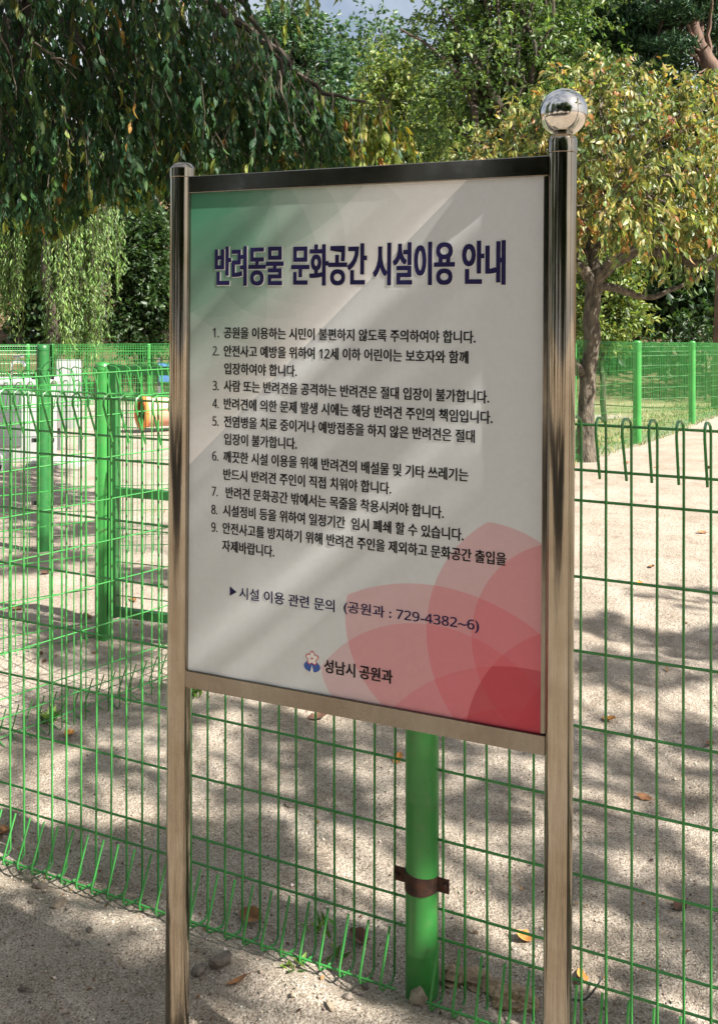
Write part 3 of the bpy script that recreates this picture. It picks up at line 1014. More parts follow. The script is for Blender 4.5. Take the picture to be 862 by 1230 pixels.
def mesh_panel(a, d, nrm, length, zb, root_loc, step=0.05, rad=0.0029, loops=True, rails=RAILS, seg=5, slope=0.0, start=0.02):
    """wires of one panel, in the frame of the fence: a = start point (x, y), d = direction, nrm = side the rolled edges bend to"""
    v, h = MB(), MB()
    d3, n3 = np.array([d[0], d[1], 0]), np.array([nrm[0], nrm[1], 0])
    A = np.array([a[0], a[1], zb]) - np.asarray(root_loc)
    up = np.array([0, 0, 1.0])
    r = np.random.default_rng(int(abs(a[0] * 1000)) + 3)
    t = start
    while t < length - .005:
        o = A + d3 * t + up * slope * t
        j = d3 * r.normal(0, .0012)
        if loops:
            path = [o + n3 * .030 + up * .122 + j, o + n3 * .074 + up * .022, o + n3 * .074 + up * .010, o + n3 * .062 + up * .000, o + up * -.012 + n3 * .012, o + up * .0, o + up * .10,
                    o + up * .60 + j + n3 * r.normal(0, .0015), o + up * 1.10, o + up * 1.236, o + up * 1.254 + n3 * .008, o + up * 1.262 + n3 * .03, o + up * 1.266 + n3 * .070, o + up * 1.258 + n3 * .086, o + up * 1.238 + n3 * .088, o + up * 1.145 + n3 * .052 + j]
        else:
            path = [o + up * .02, o + up * .6, o + up * 1.25]
        v.tube(path, rad, seg, False)
        t += step
    for z in rails:
        off = n3 * (-.0045)
        h.tube([A + up * z + off, A + d3 * length * .5 + up * (z + slope * length * .5) + off + up * r.normal(0, .001), A + d3 * length + up * (z + slope * length) + off], rad * 1.05, seg, False)
    if loops:
        h.tube([A + up * .015 + n3 * .067, A + d3 * length + up * (.015 + slope * length) + n3 * .067], rad * 1.05, seg, False)
    return v, h


def fence_post(root, x, y, zg, h, rad=0.037, mat=None, seams=False, seg=20):
    L = np.array(root.location)
    o = np.array([x, y, zg]) - L
    mb = MB()
    prof = [(rad, -.15)]
    if seams:
        z = .08
        while z < h - .05:
            prof += [(rad, z - .002), (rad * 1.012, z), (rad, z + .002)]
            z += .165
    prof += [(rad, h - .035), (rad * 1.04, h - .034), (rad * 1.04, h - .022), (rad * .98, h - .012), (rad * .8, h - .003), (rad * .4, h + .002), (.001, h + .003)]
    mb.lathe(prof, o, seg)
    p = mb.build("post", mat or M_GREEN, root, angle=30)
    return p


def fence_root(name, x, y, label, cat="fence", group=None):
    root = empty(name, (x, y, float(gz(x, y))))
    return tag(root, label, cat, group)


# front fence behind the board
d1 = F1_D
n1 = np.array([d1[1], -d1[0]])       # towards the viewer
if n1[1] > 0: n1 = -n1
c1 = np.array([-1.472, 2.990])
p0 = np.array([0.138, 2.185])
f1 = fence_root("mesh_fence", p0[0], p0[1], "nearest green wire fence with rolled edges, right behind the notice board")
base1 = np.array([p0[0], p0[1], 0.0])
zb1 = 0.0
len_l = np.linalg.norm(p0 - c1)
for a, ln, st in ((c1, len_l - .037, .03), (p0 + d1 * .037, 2.0, .012)):
    v, h = mesh_panel(a, d1, n1, ln, zb1, f1.location, start=st)
    v.build("upright_wires", M_GREEN, f1)
    h.build("cross_wires", M_GREEN, f1)
post0 = fence_post(f1, p0[0], p0[1], 0, 1.27, .0365, seams=True)
fence_post(f1, c1[0], c1[1], 0, 1.27, .0365)
e1 = p0 + d1 * 2.05
fence_post(f1, e1[0], e1[1], 0, 1.27, .0365)


def clamp():
    """rusty strap round the middle post with its two bolted ears"""
    mb = MB()
    o = np.array([p0[0], p0[1], .232]) - np.array(f1.location)
    ang0 = math.atan2(n1[1], n1[0])
    for (r0, za, zb_) in ((.0385, -.021, .021),):
        seg = 18
        V, F = [], []
        for i in range(seg + 1):
            a = ang0 - math.pi / 2 + math.pi * i / seg
            w = .8 + .2 * math.cos(a - ang0 + .6)
            for rr, z in ((r0, za * w), (r0, zb_ * w), (r0 - .0035, zb_ * w), (r0 - .0035, za * w)):
                V.append(o + [rr * math.cos(a), rr * math.sin(a), z])
        for i in range(seg):
            for k in range(4):
                F.append((i * 4 + k, i * 4 + (k + 1) % 4, (i + 1) * 4 + (k + 1) % 4, (i + 1) * 4 + k))
        F += [(0, 3, 2, 1), (seg * 4, seg * 4 + 1, seg * 4 + 2, seg * 4 + 3)]
        mb.add(V, F)
    d3, n3, up = np.array([*d1, 0]), np.array([*n1, 0]), np.array([0, 0, 1.])
    for s in (-1, 1):
        mb.obox(o + d3 * s * .050 + n3 * .004, d3 * .0145, n3 * .002, up * .015)
        mb.tube([o + d3 * s * .056 + n3 * .000, o + d3 * s * .056 + n3 * .012], .005, 6)
    c = mb.build("clamp", M_RUST, post0, angle=30)
    c["label"] = "rusty strap clamp round the green post"


clamp()

# side fence of the little entrance pen, running back from the corner
d2 = norm(np.array([.441, .546]))
n2 = np.array([-d2[1], d2[0]])
s2 = c1 + d2 * .06
e2 = np.array([-.4716, 4.228])
f2 = fence_root("mesh_fence", -1.0, 3.55, "green wire fence running back from the left edge behind the board's left post")
v, h = mesh_panel(s2, d2, n2, np.linalg.norm(e2 - s2) - .04, 0.0, f2.location, rad=.0024)
v.build("upright_wires", M_GREEN, f2)
h.build("cross_wires", M_GREEN, f2)
fence_post(f2, e2[0], e2[1], 0, 1.24)

# gate between the pen and the yard, with its hinge post
gp = np.array([-1.148, 4.485])
gd = norm(np.array([.237, -.09]))
gn = np.array([gd[1], -gd[0]])
f4 = fence_root("mesh_fence", -1.4, 4.30, "short green wire fence from the left edge to the hinge post of the gate")
d4 = norm(np.array([.378, .235]))
a4 = gp - d4 * 2.2
v, h = mesh_panel(a4, d4, np.array([d4[1], -d4[0]]), 2.2 - .04, -.10, f4.location, rad=.0024)
v.build("upright_wires", M_GREEN, f4)
h.build("cross_wires", M_GREEN, f4)
fence_post(f4, gp[0], gp[1], 0, 1.235, .0355)
fence_post(f4, a4[0], a4[1], 0, 1.2, .0355)

gate = empty("mesh_gate", (gp[0] + gd[0] * .06, gp[1] + gd[1] * .06, 0))
tag(gate, "green steel framed gate hung on the round post left of the board", "gate")
gm = MB()
GL = np.array(gate.location)
G3, N3, U3 = np.array([*gd, 0]), np.array([*gn, 0]), np.array([0, 0, 1.])
gw = .60
for z in (.125, .66, 1.205):
    gm.obox(U3 * z + G3 * gw / 2, G3 * gw / 2, N3 * .016, U3 * .019)
for t in (-.0, gw):
    gm.obox(U3 * .665 + G3 * t, G3 * .018, N3 * .0165, U3 * .565)
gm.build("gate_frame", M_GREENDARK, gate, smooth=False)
gv, gh = MB(), MB()
t = .045
while t < gw - .02:
    gv.tube([G3 * t + U3 * .13, G3 * t + U3 * 1.2], .0026, 5, False)
    t += .05
for z in np.arange(.2, 1.2, .075 * 2):
    gh.tube([U3 * z + N3 * .005, U3 * z + G3 * gw + N3 * .005], .0026, 5, False)
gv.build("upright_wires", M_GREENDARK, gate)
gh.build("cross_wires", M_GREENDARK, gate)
for z in (.30, .94):
    hm = MB()
    hm.obox(U3 * z - G3 * .028, G3 * .014, N3 * .013, U3 * .022)
    hm.build("hinge", M_DARK, gate, smooth=False)

# fence along the near side of the yard
f3 = fence_root("mesh_fence", -1.9, 5.94, "second green wire fence crossing the yard behind the gate")
a3, b3 = np.array([-3.9, 5.85]), np.array([0.10, 6.25])
d3_ = norm(b3 - a3)
nn3 = np.array([d3_[1], -d3_[0]])
p1 = np.array([-1.9, 5.94])
tp1 = np.dot(p1 - a3, d3_)
p1 = a3 + d3_ * tp1
for a, ln in ((a3, tp1 - .04), (p1 + d3_ * .04, np.linalg.norm(b3 - p1) - .08)):
    v, h = mesh_panel(a, d3_, nn3, ln, -.08, f3.location, rad=.0024)
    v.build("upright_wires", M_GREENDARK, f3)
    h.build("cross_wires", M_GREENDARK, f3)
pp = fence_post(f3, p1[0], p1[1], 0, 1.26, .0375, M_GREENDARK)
for z in (.30, .68, 1.06):
    for s in (-1, 1):
        bm_ = MB()
        bm_.obox(np.array([*p1, z]) + np.array([*d3_, 0]) * s * .05 - np.array(f3.location), np.array([*d3_, 0]) * .016, np.array([*nn3, 0]) * .008, np.array([0, 0, .012]))
        bm_.build("bracket", M_DARK, pp, smooth=False)

# right hand yard fence, running away to the right
fr = fence_root("mesh_fence", FR_P[1][0], FR_P[1][1], "bright green sunlit fence running away to the right behind the cherry trunk")
for i in range(len(FR_P) - 1):
    a, b = FR_P[i], FR_P[i + 1]
    d = norm(b - a)
    ln = np.linalg.norm(b - a)
    za, zb_ = float(gz(*a)), float(gz(*b))
    n = np.array([d[1], -d[0]])
    v, h = mesh_panel(a + d * .04, d, n, ln - .08, za - .02, fr.location, slope=(zb_ - za) / ln, seg=4, rad=.0017)
    v.build("upright_wires", M_GREEN, fr)
    h.build("cross_wires", M_GREEN, fr)
for i, p in enumerate(FR_P):
    fence_post(fr, p[0], p[1], float(gz(*p)), 1.27, .052 if i else .037)


def far_fence(pts, label, rad=.0036, every=1):
    pts = [np.array(p, float) for p in pts]
    root = fence_root("mesh_fence", pts[0][0], pts[0][1], label)
    for a, b in zip(pts[:-1], pts[1:]):
        d = norm(b - a)
        ln = np.linalg.norm(b - a)
        za, zb_ = float(gz(*a)), float(gz(*b))
        k = max(1, int(round(ln / 2.5)))
        v, h = mesh_panel(a, d, np.array([d[1], -d[0]]), ln, za - .05, root.location, loops=False, slope=(zb_ - za) / ln, seg=3, rad=rad, rails=[.1, .3, .5, .7, .9, 1.08, 1.15, 1.24])
        v.build("upright_wires", M_GREEN, root)
        h.build("cross_wires", M_GREEN, root)
        for i in range(k + 1):
            q = a + (b - a) * i / k
            fence_post(root, q[0], q[1], float(gz(*q)), 1.24, .045, seg=10)
    return root


far_fence([(-10.5, 17.0), (-6.2, 20.2), (2.5, 20.8)], "far green fence at the foot of the slope below the willow", rad=.005)
far_fence([(-12.0, 20.6), (3.0, 22.2)], "second far green fence just behind the one below the willow", rad=.005)
far_fence([(2.2, 15.5), (5.0, 18.0), (13.0, 21.2)], "far green fence on the lawn behind the sunlit right hand fence", rad=.0018)

# ------------------------------------------------------------------ things in the yard at left
def wash_stand():
    b = at(38, 540, 10.2)
    X, Y = b[0] - .25, 10.2
    root = empty("wash_stand", (X, Y, float(gz(X, Y))))
    tag(root, "white washing stand with grey doors and a gooseneck tap at the left edge", "wash stand")
    m = MB()
    m.box((-.42, -.02, .0), (.36, .50, .78), .008)
    m.build("cabinet", M_WHITE, root)
    m = MB(); m.box((-.45, -.05, .783), (.39, .53, .83), .006)
    m.build("counter", M_WHITE, root)
    for x0, x1, z0, z1 in ((-.40, -.12, .16, .62), (-.09, .16, .16, .74)):
        m = MB(); m.box((x0, -.036, z0), (x1, -.022, z1), .003)
        d = m.build("door", M_GREYPANEL, root)
    m = MB()
    p = curve_pts([(-.02, .2, .83), (-.02, .2, .95), (.0, .18, 1.0), (.06, .14, 1.02), (.12, .12, 1.01), (.15, .11, .97)], 18)
    m.tube(p, .014, 10)
    m.tube([(.06, .14, 1.02), (.07, .14, 1.06)], .012, 8)
    m.tube([(.02, .12, 1.065), (.12, .16, 1.065)], .010, 8)
    m.build("tap", M_CHROME, root)


wash_stand()
bd = empty("white_board", (-3.25, 11.2, float(gz(-3.25, 11.2))))
tag(bd, "tall narrow white board standing right of the washing stand", "board")
m = MB(); m.box((-.13, -.02, .25), (.13, .02, 1.02), .004); m.build("face", M_WHITE, bd)
for x in (-.12, .12):
    m = MB(); m.box((x - .015, .022, -.1), (x + .015, .05, 1.0)); m.build("leg", M_GREYPANEL, bd)

sl = empty("concrete_slab", (-3.0, 9.9, float(gz(-3.0, 9.9))))
tag(sl, "flat grey concrete slab lying on the sand in front of the white board", "slab")
m = MB(); m.box((-.2, -.3, -.05), (.3, .25, .06), .01); m.build("slab", M_CONC, sl)
st = empty("low_step", (-3.62, 9.2, float(gz(-3.62, 9.2))))
tag(st, "low white block step in front of the washing stand", "step")
m = MB(); m.box((-.6, -.25, -.05), (.32, .3, .16), .012); m.build("block", M_WHITE, st)
hp = MB()
hp.tube(curve_pts([(-4.4, 8.9, .10), (-3.9, 8.85, .12), (-3.42, 8.88, .11), (-3.2, 8.95, .05)], 14), .022, 8)
tag(hp.build("hose", M_DARK, None), "short black hose lying on the sand by the low white step", "hose")


def tunnel():
    b = at(172, 500, 13.6)
    root = empty("play_tunnel", (b[0], b[1], float(gz(b[0], b[1]))), (0, 0, math.radians(-58)))
    tag(root, "faded orange dog agility tunnel with a bright orange rim, left of the board", "play tunnel")
    R = .205
    m = MB(); V = []; seg = 24; rings = 22
    for i in range(rings):
        rr = R * (1 + (.03 if i % 2 else 0))
        V.append([(rr * math.cos(a), 0.07 * i, .28 + rr * math.sin(a)) for a in np.arange(seg) * 2 * math.pi / seg])
    F = [(i * seg + k, i * seg + (k + 1) % seg, (i + 1) * seg + (k + 1) % seg, (i + 1) * seg + k) for i in range(rings - 1) for k in range(seg)]
    m.add(np.concatenate(V), F)
    m.build("tube", M_PEACH, root)
    m = MB()
    m.tube([(R * 1.02 * math.cos(a), -.02, .28 + R * 1.02 * math.sin(a)) for a in np.linspace(0, 2 * math.pi, 30)], .035, 8, False)
    m.build("rim", M_ORANGE, root)
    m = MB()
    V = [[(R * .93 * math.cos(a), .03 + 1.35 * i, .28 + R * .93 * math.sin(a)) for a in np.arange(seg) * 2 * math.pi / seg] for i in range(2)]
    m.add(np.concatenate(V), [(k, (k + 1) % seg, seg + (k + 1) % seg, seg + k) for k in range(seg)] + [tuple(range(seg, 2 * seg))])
    m.build("dark_inside", M_HOLLOW, root)  # near-black inner tube, closed at the far end, makes the opening dark


tunnel()
bb = empty("blue_board", (-3.15, 16.0, float(gz(-3.15, 16.0))))
tag(bb, "pale blue board behind the orange tunnel beside the left post", "board")
m = MB(); m.box((-.05, -.02, .60), (.9, .02, .90), .004); m.build("face", M_BLUE, bb)
for x in (-.05, .85):
    m = MB(); m.box((x - .02, .022, -.1), (x + .02, .05, .98)); m.build("leg", M_GREYPANEL, bb)

# ------------------------------------------------------------------ the notice board
Q = (-0.00298799, 0.00557504, -0.4218399)
W, H = 0.72082232, 1.015
CEN = Vector((-0.01916065, 1.83851505, HCAM - 0.24761561))
from mathutils import Euler
Rm = Euler(Q, 'XYZ').to_matrix()
VG = -(CEN.z - H / 2)                # v of the ground
base = CEN + Rm @ Vector((0, 0, -H / 2 + VG))
sign = empty("notice_board", base, Q)
tag(sign, "notice board with petal print on two steel posts in front of the fence", "notice board")


def LC(u, y, v): return (u - W / 2, y, v - VG)


m = MB()
for u0, u1, v0, v1, yo in ((.004, .728, .981, 1.015, 0), (.004, .728, 0, .0345, 0), (.0035, .0105, .035, .9805, .003), (.7195, .7275, .035, .9805, .003)):
    m.box(LC(u0, yo, v0), LC(u1, .026, v1), .0015)
fr_o = m.build("frame", M_STEELFRAME, sign, smooth=False)

PY = .010
uL, uR, rP = -.0135, .7500, .0238
ml = MB(); ml.lathe([(rP, -.12), (rP, 1.013 - VG), ], LC(uL, PY, 0)[:2] + (0,), 40)
ml.build("post", M_STEEL, sign, angle=30)
mr = MB(); mr.lathe([(rP, -.12), (rP, 1.018 - VG)], LC(uR, PY, 0)[:2] + (0,), 40)
mr.build("post", M_STEEL, sign, angle=30)
mc = MB()
mc.lathe([(rP * 1.02, 0), (rP * 1.04, .001), (rP * 1.04, .0185), (rP * .99, .0205), (rP * .76, .0275), (rP * .62, .0292), (.0005, .0295)], LC(uL, PY, 1.0135), 40)
mc.build("cap", M_STEEL, sign, angle=25)
mc = MB()
mc.lathe([(rP * 1.005, 0), (rP * 1.03, .001), (rP * 1.03, .021), (rP * .96, .026), (rP * .74, .031), (rP * .72, .040)], LC(uR, PY, 1.0185), 40)
mc.build("collar", M_STEEL, sign, angle=25)
mbal = MB()
BR = .0402
pr = [(max(.0003, BR * math.sin(t)), -BR * math.cos(t)) for t in np.linspace(0, math.pi, 33)]
mbal.lathe(pr, LC(uR + .001, PY, 1.0185 + .0285 + BR), 48)
mbal.build("ball", M_BALL, sign, angle=180)


def panel_mat():
    mt, nt, p = new_mat("printed_panel")
    co = objcoord(nt)
    s = nt.nodes.new("ShaderNodeSeparateXYZ")
    lk(nt, co, s.inputs[0])
    U = mth(nt, 'ADD', s.outputs[0], W / 2)
    Vv = mth(nt, 'ADD', s.outputs[2], VG)

    def circ(cx, cy, r, soft=.0009):
        dx, dy = mth(nt, 'SUBTRACT', U, cx), mth(nt, 'SUBTRACT', Vv, cy)
        d = mth(nt, 'SQRT', mth(nt, 'ADD', mth(nt, 'MULTIPLY', dx, dx), mth(nt, 'MULTIPLY', dy, dy)))
        return mth(nt, 'DIVIDE', mth(nt, 'SUBTRACT', r, d), soft, clamp=True)

    def line(x0, y0, x1, y1, soft=.0012):
        # 1 on the left / upper side of the line
        nx, ny = -(y1 - y0), (x1 - x0)
        L = math.hypot(nx, ny)
        nx, ny = nx / L, ny / L
        e = mth(nt, 'ADD', mth(nt, 'MULTIPLY', mth(nt, 'SUBTRACT', U, x0), nx), mth(nt, 'MULTIPLY', mth(nt, 'SUBTRACT', Vv, y0), ny))
        return e, mth(nt, 'DIVIDE', e, soft, clamp=True)

    def both(a, b): return mth(nt, 'MULTIPLY', a, b)
    base_c = (0.56, 0.59, 0.605)
    c = mixc(nt, nz(nt, 3, 3, .5, co), base_c, (0.585, 0.615, 0.63))
    # pale diagonal field with the green petal print
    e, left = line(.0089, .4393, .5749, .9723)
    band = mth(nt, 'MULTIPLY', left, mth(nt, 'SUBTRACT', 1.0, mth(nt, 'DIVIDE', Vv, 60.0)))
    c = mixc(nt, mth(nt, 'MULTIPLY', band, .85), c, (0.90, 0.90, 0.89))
    # overall green wash that deepens towards the printed corner
    g = mth(nt, 'MULTIPLY_ADD', e, 2.8, -.30, clamp=True)
    c = mixc(nt, mth(nt, 'MULTIPLY', mth(nt, 'MULTIPLY', g, left), .62), c, (0.25, 0.37, 0.29))
    du, dv = mth(nt, 'SUBTRACT', U, .01), mth(nt, 'MULTIPLY', mth(nt, 'SUBTRACT', Vv, .985), .62)
    dd = mth(nt, 'SQRT', mth(nt, 'ADD', mth(nt, 'MULTIPLY', du, du), mth(nt, 'MULTIPLY', dv, dv)))
    c = mixc(nt, mth(nt, 'MULTIPLY', mth(nt, 'MULTIPLY_ADD', dd, -3.2, 1.0, clamp=True), left), c, (0.045, 0.155, 0.095))
    GC = (0.04, 0.19, 0.105)
    KS = 1.42

    def gcirc(cx, cy, r): return circ(.0105 + (.7195 - cx) * KS, .985 - (cy - .0345) * KS, r * KS)
    gA = both(gcirc(.7514, .1827, .2389), gcirc(.6158, .1778, .2078))
    gB = both(gcirc(.5184, -.0987, .3625), mth(nt, 'MAXIMUM', gcirc(.5451, .1868, .1918), mth(nt, 'LESS_THAN', U, .258)))
    for msk, k in ((gA, .14), (gB, .14), (gcirc(.7773, .1838, .1810), .16), (gcirc(.6947, -.1866, .3284), .16), (gcirc(.8173, -.0057, .2324), .20), (gcirc(.5204, -.0771, .2705), .12),
                   (gcirc(.7169, -.1967, .2709), .22), (circ(.203, .8785, .1457), .14), (circ(.0158, 1.1086, .1897), .22), (circ(.062, .885, .150), .10)):
        c = mixc(nt, both(mth(nt, 'MULTIPLY', msk, k), mth(nt, 'MULTIPLY_ADD', e, 9.0, -.25, clamp=True)), c, GC)
    # red petals: lens shapes fanning out of the lower right corner
    AL, AR = circ(.7514, .1827, .2389), circ(.6158, .1778, .2078)
    BT, BL = circ(.5184, -.0987, .3625), circ(.5451, .1868, .1918)
    CT, CL = circ(.5204, -.0771, .2705), circ(.3910, .0942, .0879)
    DL = circ(.7773, .1838, .1810)
    ET = circ(.6947, -.1866, .3284)
    FT, GLc, HL = circ(.7169, -.1967, .2709), circ(.8173, -.0057, .2324), circ(.9142, -.0425, .2512)
    cl_ = mth(nt, 'MAXIMUM', CL, mth(nt, 'GREATER_THAN', U, .391))
    RC = (0.60, 0.05, 0.085)
    for msk, k in ((both(AL, AR), .36), (both(AL, mth(nt, 'GREATER_THAN', U, .6158)), 0.0), (both(BT, mth(nt, 'MAXIMUM', BL, mth(nt, 'GREATER_THAN', U, .5451))), .36),
                   (both(CT, cl_), .30), (DL, .36), (ET, .26), (GLc, .36), (FT, .36), (HL, .45)):
        if k: c = mixc(nt, mth(nt, 'MULTIPLY', msk, k), c, RC)
    c = mixc(nt, both(GLc, mth(nt, 'MULTIPLY', ET, .45)), c, (0.33, 0.008, 0.025))
    # faint weathering specks
    f = nz(nt, 90, 6, .7, co)
    c = mixc(nt, .25, c, ramp(nt, f, [(.3, (.82, .80, .76)), (.6, (1, 1, 1))]), 'MULTIPLY')
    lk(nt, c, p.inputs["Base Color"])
    p.inputs["Roughness"].default_value = 0.42
    p.inputs["Specular IOR Level"].default_value = 0.35
    return mt


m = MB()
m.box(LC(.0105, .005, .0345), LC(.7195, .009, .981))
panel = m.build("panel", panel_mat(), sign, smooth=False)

M_NAVY = simple("navy_ink", (0.009, 0.007, 0.055), (0.012, 0.010, 0.068), 0.6, spec=.25)
M_BLACK = simple("black_ink", (0.006, 0.006, 0.008), (0.01, 0.01, 0.013), 0.6, spec=.25)
M_HALO = simple("white_outline", (0.66, 0.66, 0.64), (0.70, 0.70, 0.68), 0.5)
M_RED = simple("red_ink", (0.50, 0.02, 0.03), (0.56, 0.03, 0.04), 0.5)
M_INKBLUE = simple("blue_ink", (0.02, 0.07, 0.30), (0.03, 0.09, 0.34), 0.5)
YF = .005


def text_verts(body, offset):
    cu = bpy.data.curves.new("lettering", 'FONT')
    cu.body = body
    cu.offset = offset
    cu.resolution_u = 4
    o = bpy.data.objects.new("lettering", cu)
    COL.objects.link(o)
    bpy.context.view_layer.update()
    dg = bpy.context.evaluated_depsgraph_get()
    me = bpy.data.meshes.new_from_object(o.evaluated_get(dg))
    V = np.array([v.co[:] for v in me.vertices])
    F = [tuple(p.vertices) for p in me.polygons]
    bpy.data.objects.remove(o)
    bpy.data.curves.remove(cu)
    bpy.data.meshes.remove(me)
    return V, F


SANS = str.maketrans("0123456789", "".join(chr(0x1D7E2 + i) for i in range(10)))


def lettering(name, items, mat, lift, offset=.0, shifts=(0.0,), grow=0.0):
    """items = (text, u0, u1, v0, v1): every piece of text is fitted to its measured box on the panel"""
    mb = MB()
    for body, u0, u1, v0, v1 in items:
        V, F = text_verts(body.translate(SANS), 0.0 if body[0].isdigit() else offset)
        lo, hi = V.min(0), V.max(0)
        sx = (u1 - u0 + 2 * grow) / (hi[0] - lo[0])
        sy = (v1 - v0 + 2 * grow) / (hi[1] - lo[1])
        for i, s in enumerate(shifts):
            X = u0 - grow + (V[:, 0] - lo[0]) * sx + s
            Z = v0 - grow + (V[:, 1] - lo[1]) * sy
            mb.add(np.stack([X - W / 2, np.full(len(X), YF - lift - i * .00003), Z - VG], 1), F)
    me = bpy.data.meshes.new(name)
    me.from_pydata(np.concatenate(mb.v).tolist(), [], mb.f)
    o = bpy.data.objects.new(name, me)
    me.materials.append(mat)
    COL.objects.link(o)
    o.parent = panel
    return o


TITLE = [("반려동물", .0685, .2194), ("문화공간", .2380, .3917), ("시설이용", .4061, .5608), ("안내", .5766, .6527)]
ti = [(t, a, b, .7968, .8740) for t, a, b in TITLE]
lettering("title_outline", [(t, a + .0010, b + .0016, v0 - .0016, v1 + .0002) for t, a, b, v0, v1 in ti], M_HALO, .0004, .024, (-.0018, 0, .0018))
lettering("title_lettering", ti, M_NAVY, .0008, .016, (-.0015, 0, .0015))

RULES = [
    ("1.", .0638, "공원을 이용하는 시민이 불편하지 않도록 주의하여야 합니다.", .0889, .6006, .6942),
    ("2.", .0640, "안전사고 예방을 위하여 12세 이하 어린이는 보호자와 함께", .0892, .5876, .6585),
    (None, 0, "입장하여야 합니다.", .0904, .2498, .6240),
    ("3.", .0643, "사람 또는 반려견을 공격하는 반려견은 절대 입장이 불가합니다.", .0897, .6258, .5905),
    ("4.", .0642, "반려견에 의한 문제 발생 시에는 해당 반려견 주인의 책임입니다.", .0900, .6320, .5552),
    ("5.", .0643, "전염병을 치료 중이거나 예방접종을 하지 않은 반려견은 절대", .0902, .6002, .5206),
    (None, 0, "입장이 불가합니다.", .0912, .2508, .4866),
    ("6.", .0643, "깨끗한 시설 이용을 위해 반려견의 배설물 및 기타 쓰레기는", .0898, .5890, .4520),
    (None, 0, "반드시 반려견 주인이 직접 치워야 합니다.", .0901, .4435, .4176),
    ("7.", .0636, "반려견 문화공간 밖에서는 목줄을 착용시켜야 합니다.", .0956, .5440, .3826),
    ("8.", .0631, "시설정비 등을 위하여 일정기간  임시 폐쇄 할 수 있습니다.", .0893, .5810, .3470),
    ("9.", .0632, "안전사고를 방지하기 위해 반려견 주인을 제외하고 문화공간 출입을", .0888, .6577, .3124),
    (None, 0, "자제바랍니다.", .0881, .2037, .2778),
]
HT = .0228
for num, nu, body, u0, u1, v0 in RULES:
    it = [(body, u0, u1, v0, v0 + HT)]
    if num: it.append((num, nu, nu + .0135, v0 + .0016, v0 + .0200))
    lettering("rule_lettering", it, M_BLACK, .0006, .012, (-.00042, .00042))
lettering("contact_lettering", [("시설 이용 관련 문의", .1273, .3317, .1900, .2130), ("(공원과 : 729-4382~6)", .3508, .6102, .1895, .2143)], M_NAVY, .0006, .006, (-.0003, .0003))
lettering("agency_lettering", [("성남시", .3113, .3743, .0755, .1008), ("공원과", .3833, .4485, .0755, .1008)], M_BLACK, .0006, .014, (-.0005, .0005))


def flat(name, polys, mat, lift, parent=None):
    mb = MB()
    for i, poly in enumerate(polys):
        mb.add([(u - W / 2, YF - lift, v - VG) for u, v in poly], [tuple(range(len(poly)))])
    me = bpy.data.meshes.new(name)
    me.from_pydata(np.concatenate(mb.v).tolist(), [], mb.f)
    o = bpy.data.objects.new(name, me)
    me.materials.append(mat)
    COL.objects.link(o)
    o.parent = parent or panel
    return o


flat("pointer_mark", [[(.1060, .1930), (.1060, .2115), (.1215, .2020)]], M_NAVY, .0006)
# emblem: five petalled flower outline over a blue base
EU, EV = .2860, .0960


def flower(rad, depth):
    out = []
    for i in range(60):
        a = math.pi / 2 + i * 2 * math.pi / 60
        k = (i % 12) / 12.0
        tip = abs(k * 2 - 1)                         # 1 at the petal tip, 0 between petals
        rr = rad * (1 - depth * (1 - tip) ** .8) * (1 - .10 * max(0, tip - .82) / .18)
        out.append((EU + rr * math.cos(a), EV + .002 + rr * math.sin(a)))
    return out


flat("emblem_base", [[(EU + .0172 * math.cos(a), .0825 + .0105 * math.sin(a)) for a in np.linspace(0, 2 * math.pi, 36, endpoint=False)]], M_INKBLUE, .0005)
flat("emblem_outline", [flower(.0155, .42)], M_RED, .0007)
flat("emblem_flower", [flower(.0132, .44)], M_HALO, .0009)
flat("emblem_notch", [[(EU - .0035, .0715), (EU, .0860), (EU + .0035, .0715)]], M_HALO, .0011)
flat("emblem_heart", [[(EU + .0022 * math.cos(a), EV + .002 + .0018 * math.sin(a)) for a in np.linspace(0, 2 * math.pi, 12, endpoint=False)]], M_RED, .0013)

# ------------------------------------------------------------------ small things on the ground
def gpt(px, py):
    """ground point seen at photo position (px, py)"""
    z = 0.0
    for _ in range(8):
        Y = (HCAM - z) * FPX / (py - CY)
        X = (px - CX) / FPX * Y
        z = float(gz(X, Y))
    return X, Y, z


def stone(px, py, sx, sy, sz, seed, lab, mat):
    import bmesh
    X, Y, z = gpt(px, py)
    bm = bmesh.new()
    bmesh.ops.create_icosphere(bm, subdivisions=2, radius=1)
    r = np.random.default_rng(seed)
    pl = rdir(9, r)
    for v in bm.verts:
        c = np.array(v.co)
        k = min(1.0, min(.66 / max(.01, np.dot(c, q)) if np.dot(c, q) > .5 else 1 for q in pl))
        c = c * k * (1 + .09 * r.normal())
        v.co = Vector((c[0] * sx, c[1] * sy, c[2] * sz))
    me = bpy.data.meshes.new("stone")
    bm.to_mesh(me)
    bm.free()
    me.materials.append(mat)
    o = bpy.data.objects.new("stone", me)
    o.location = (X, Y, z + sz * .35)
    o.rotation_euler = (r.normal(0, .15), r.normal(0, .15), r.uniform(0, 6))
    COL.objects.link(o)
    tag(o, lab, "stone", "stones lying by the fence")


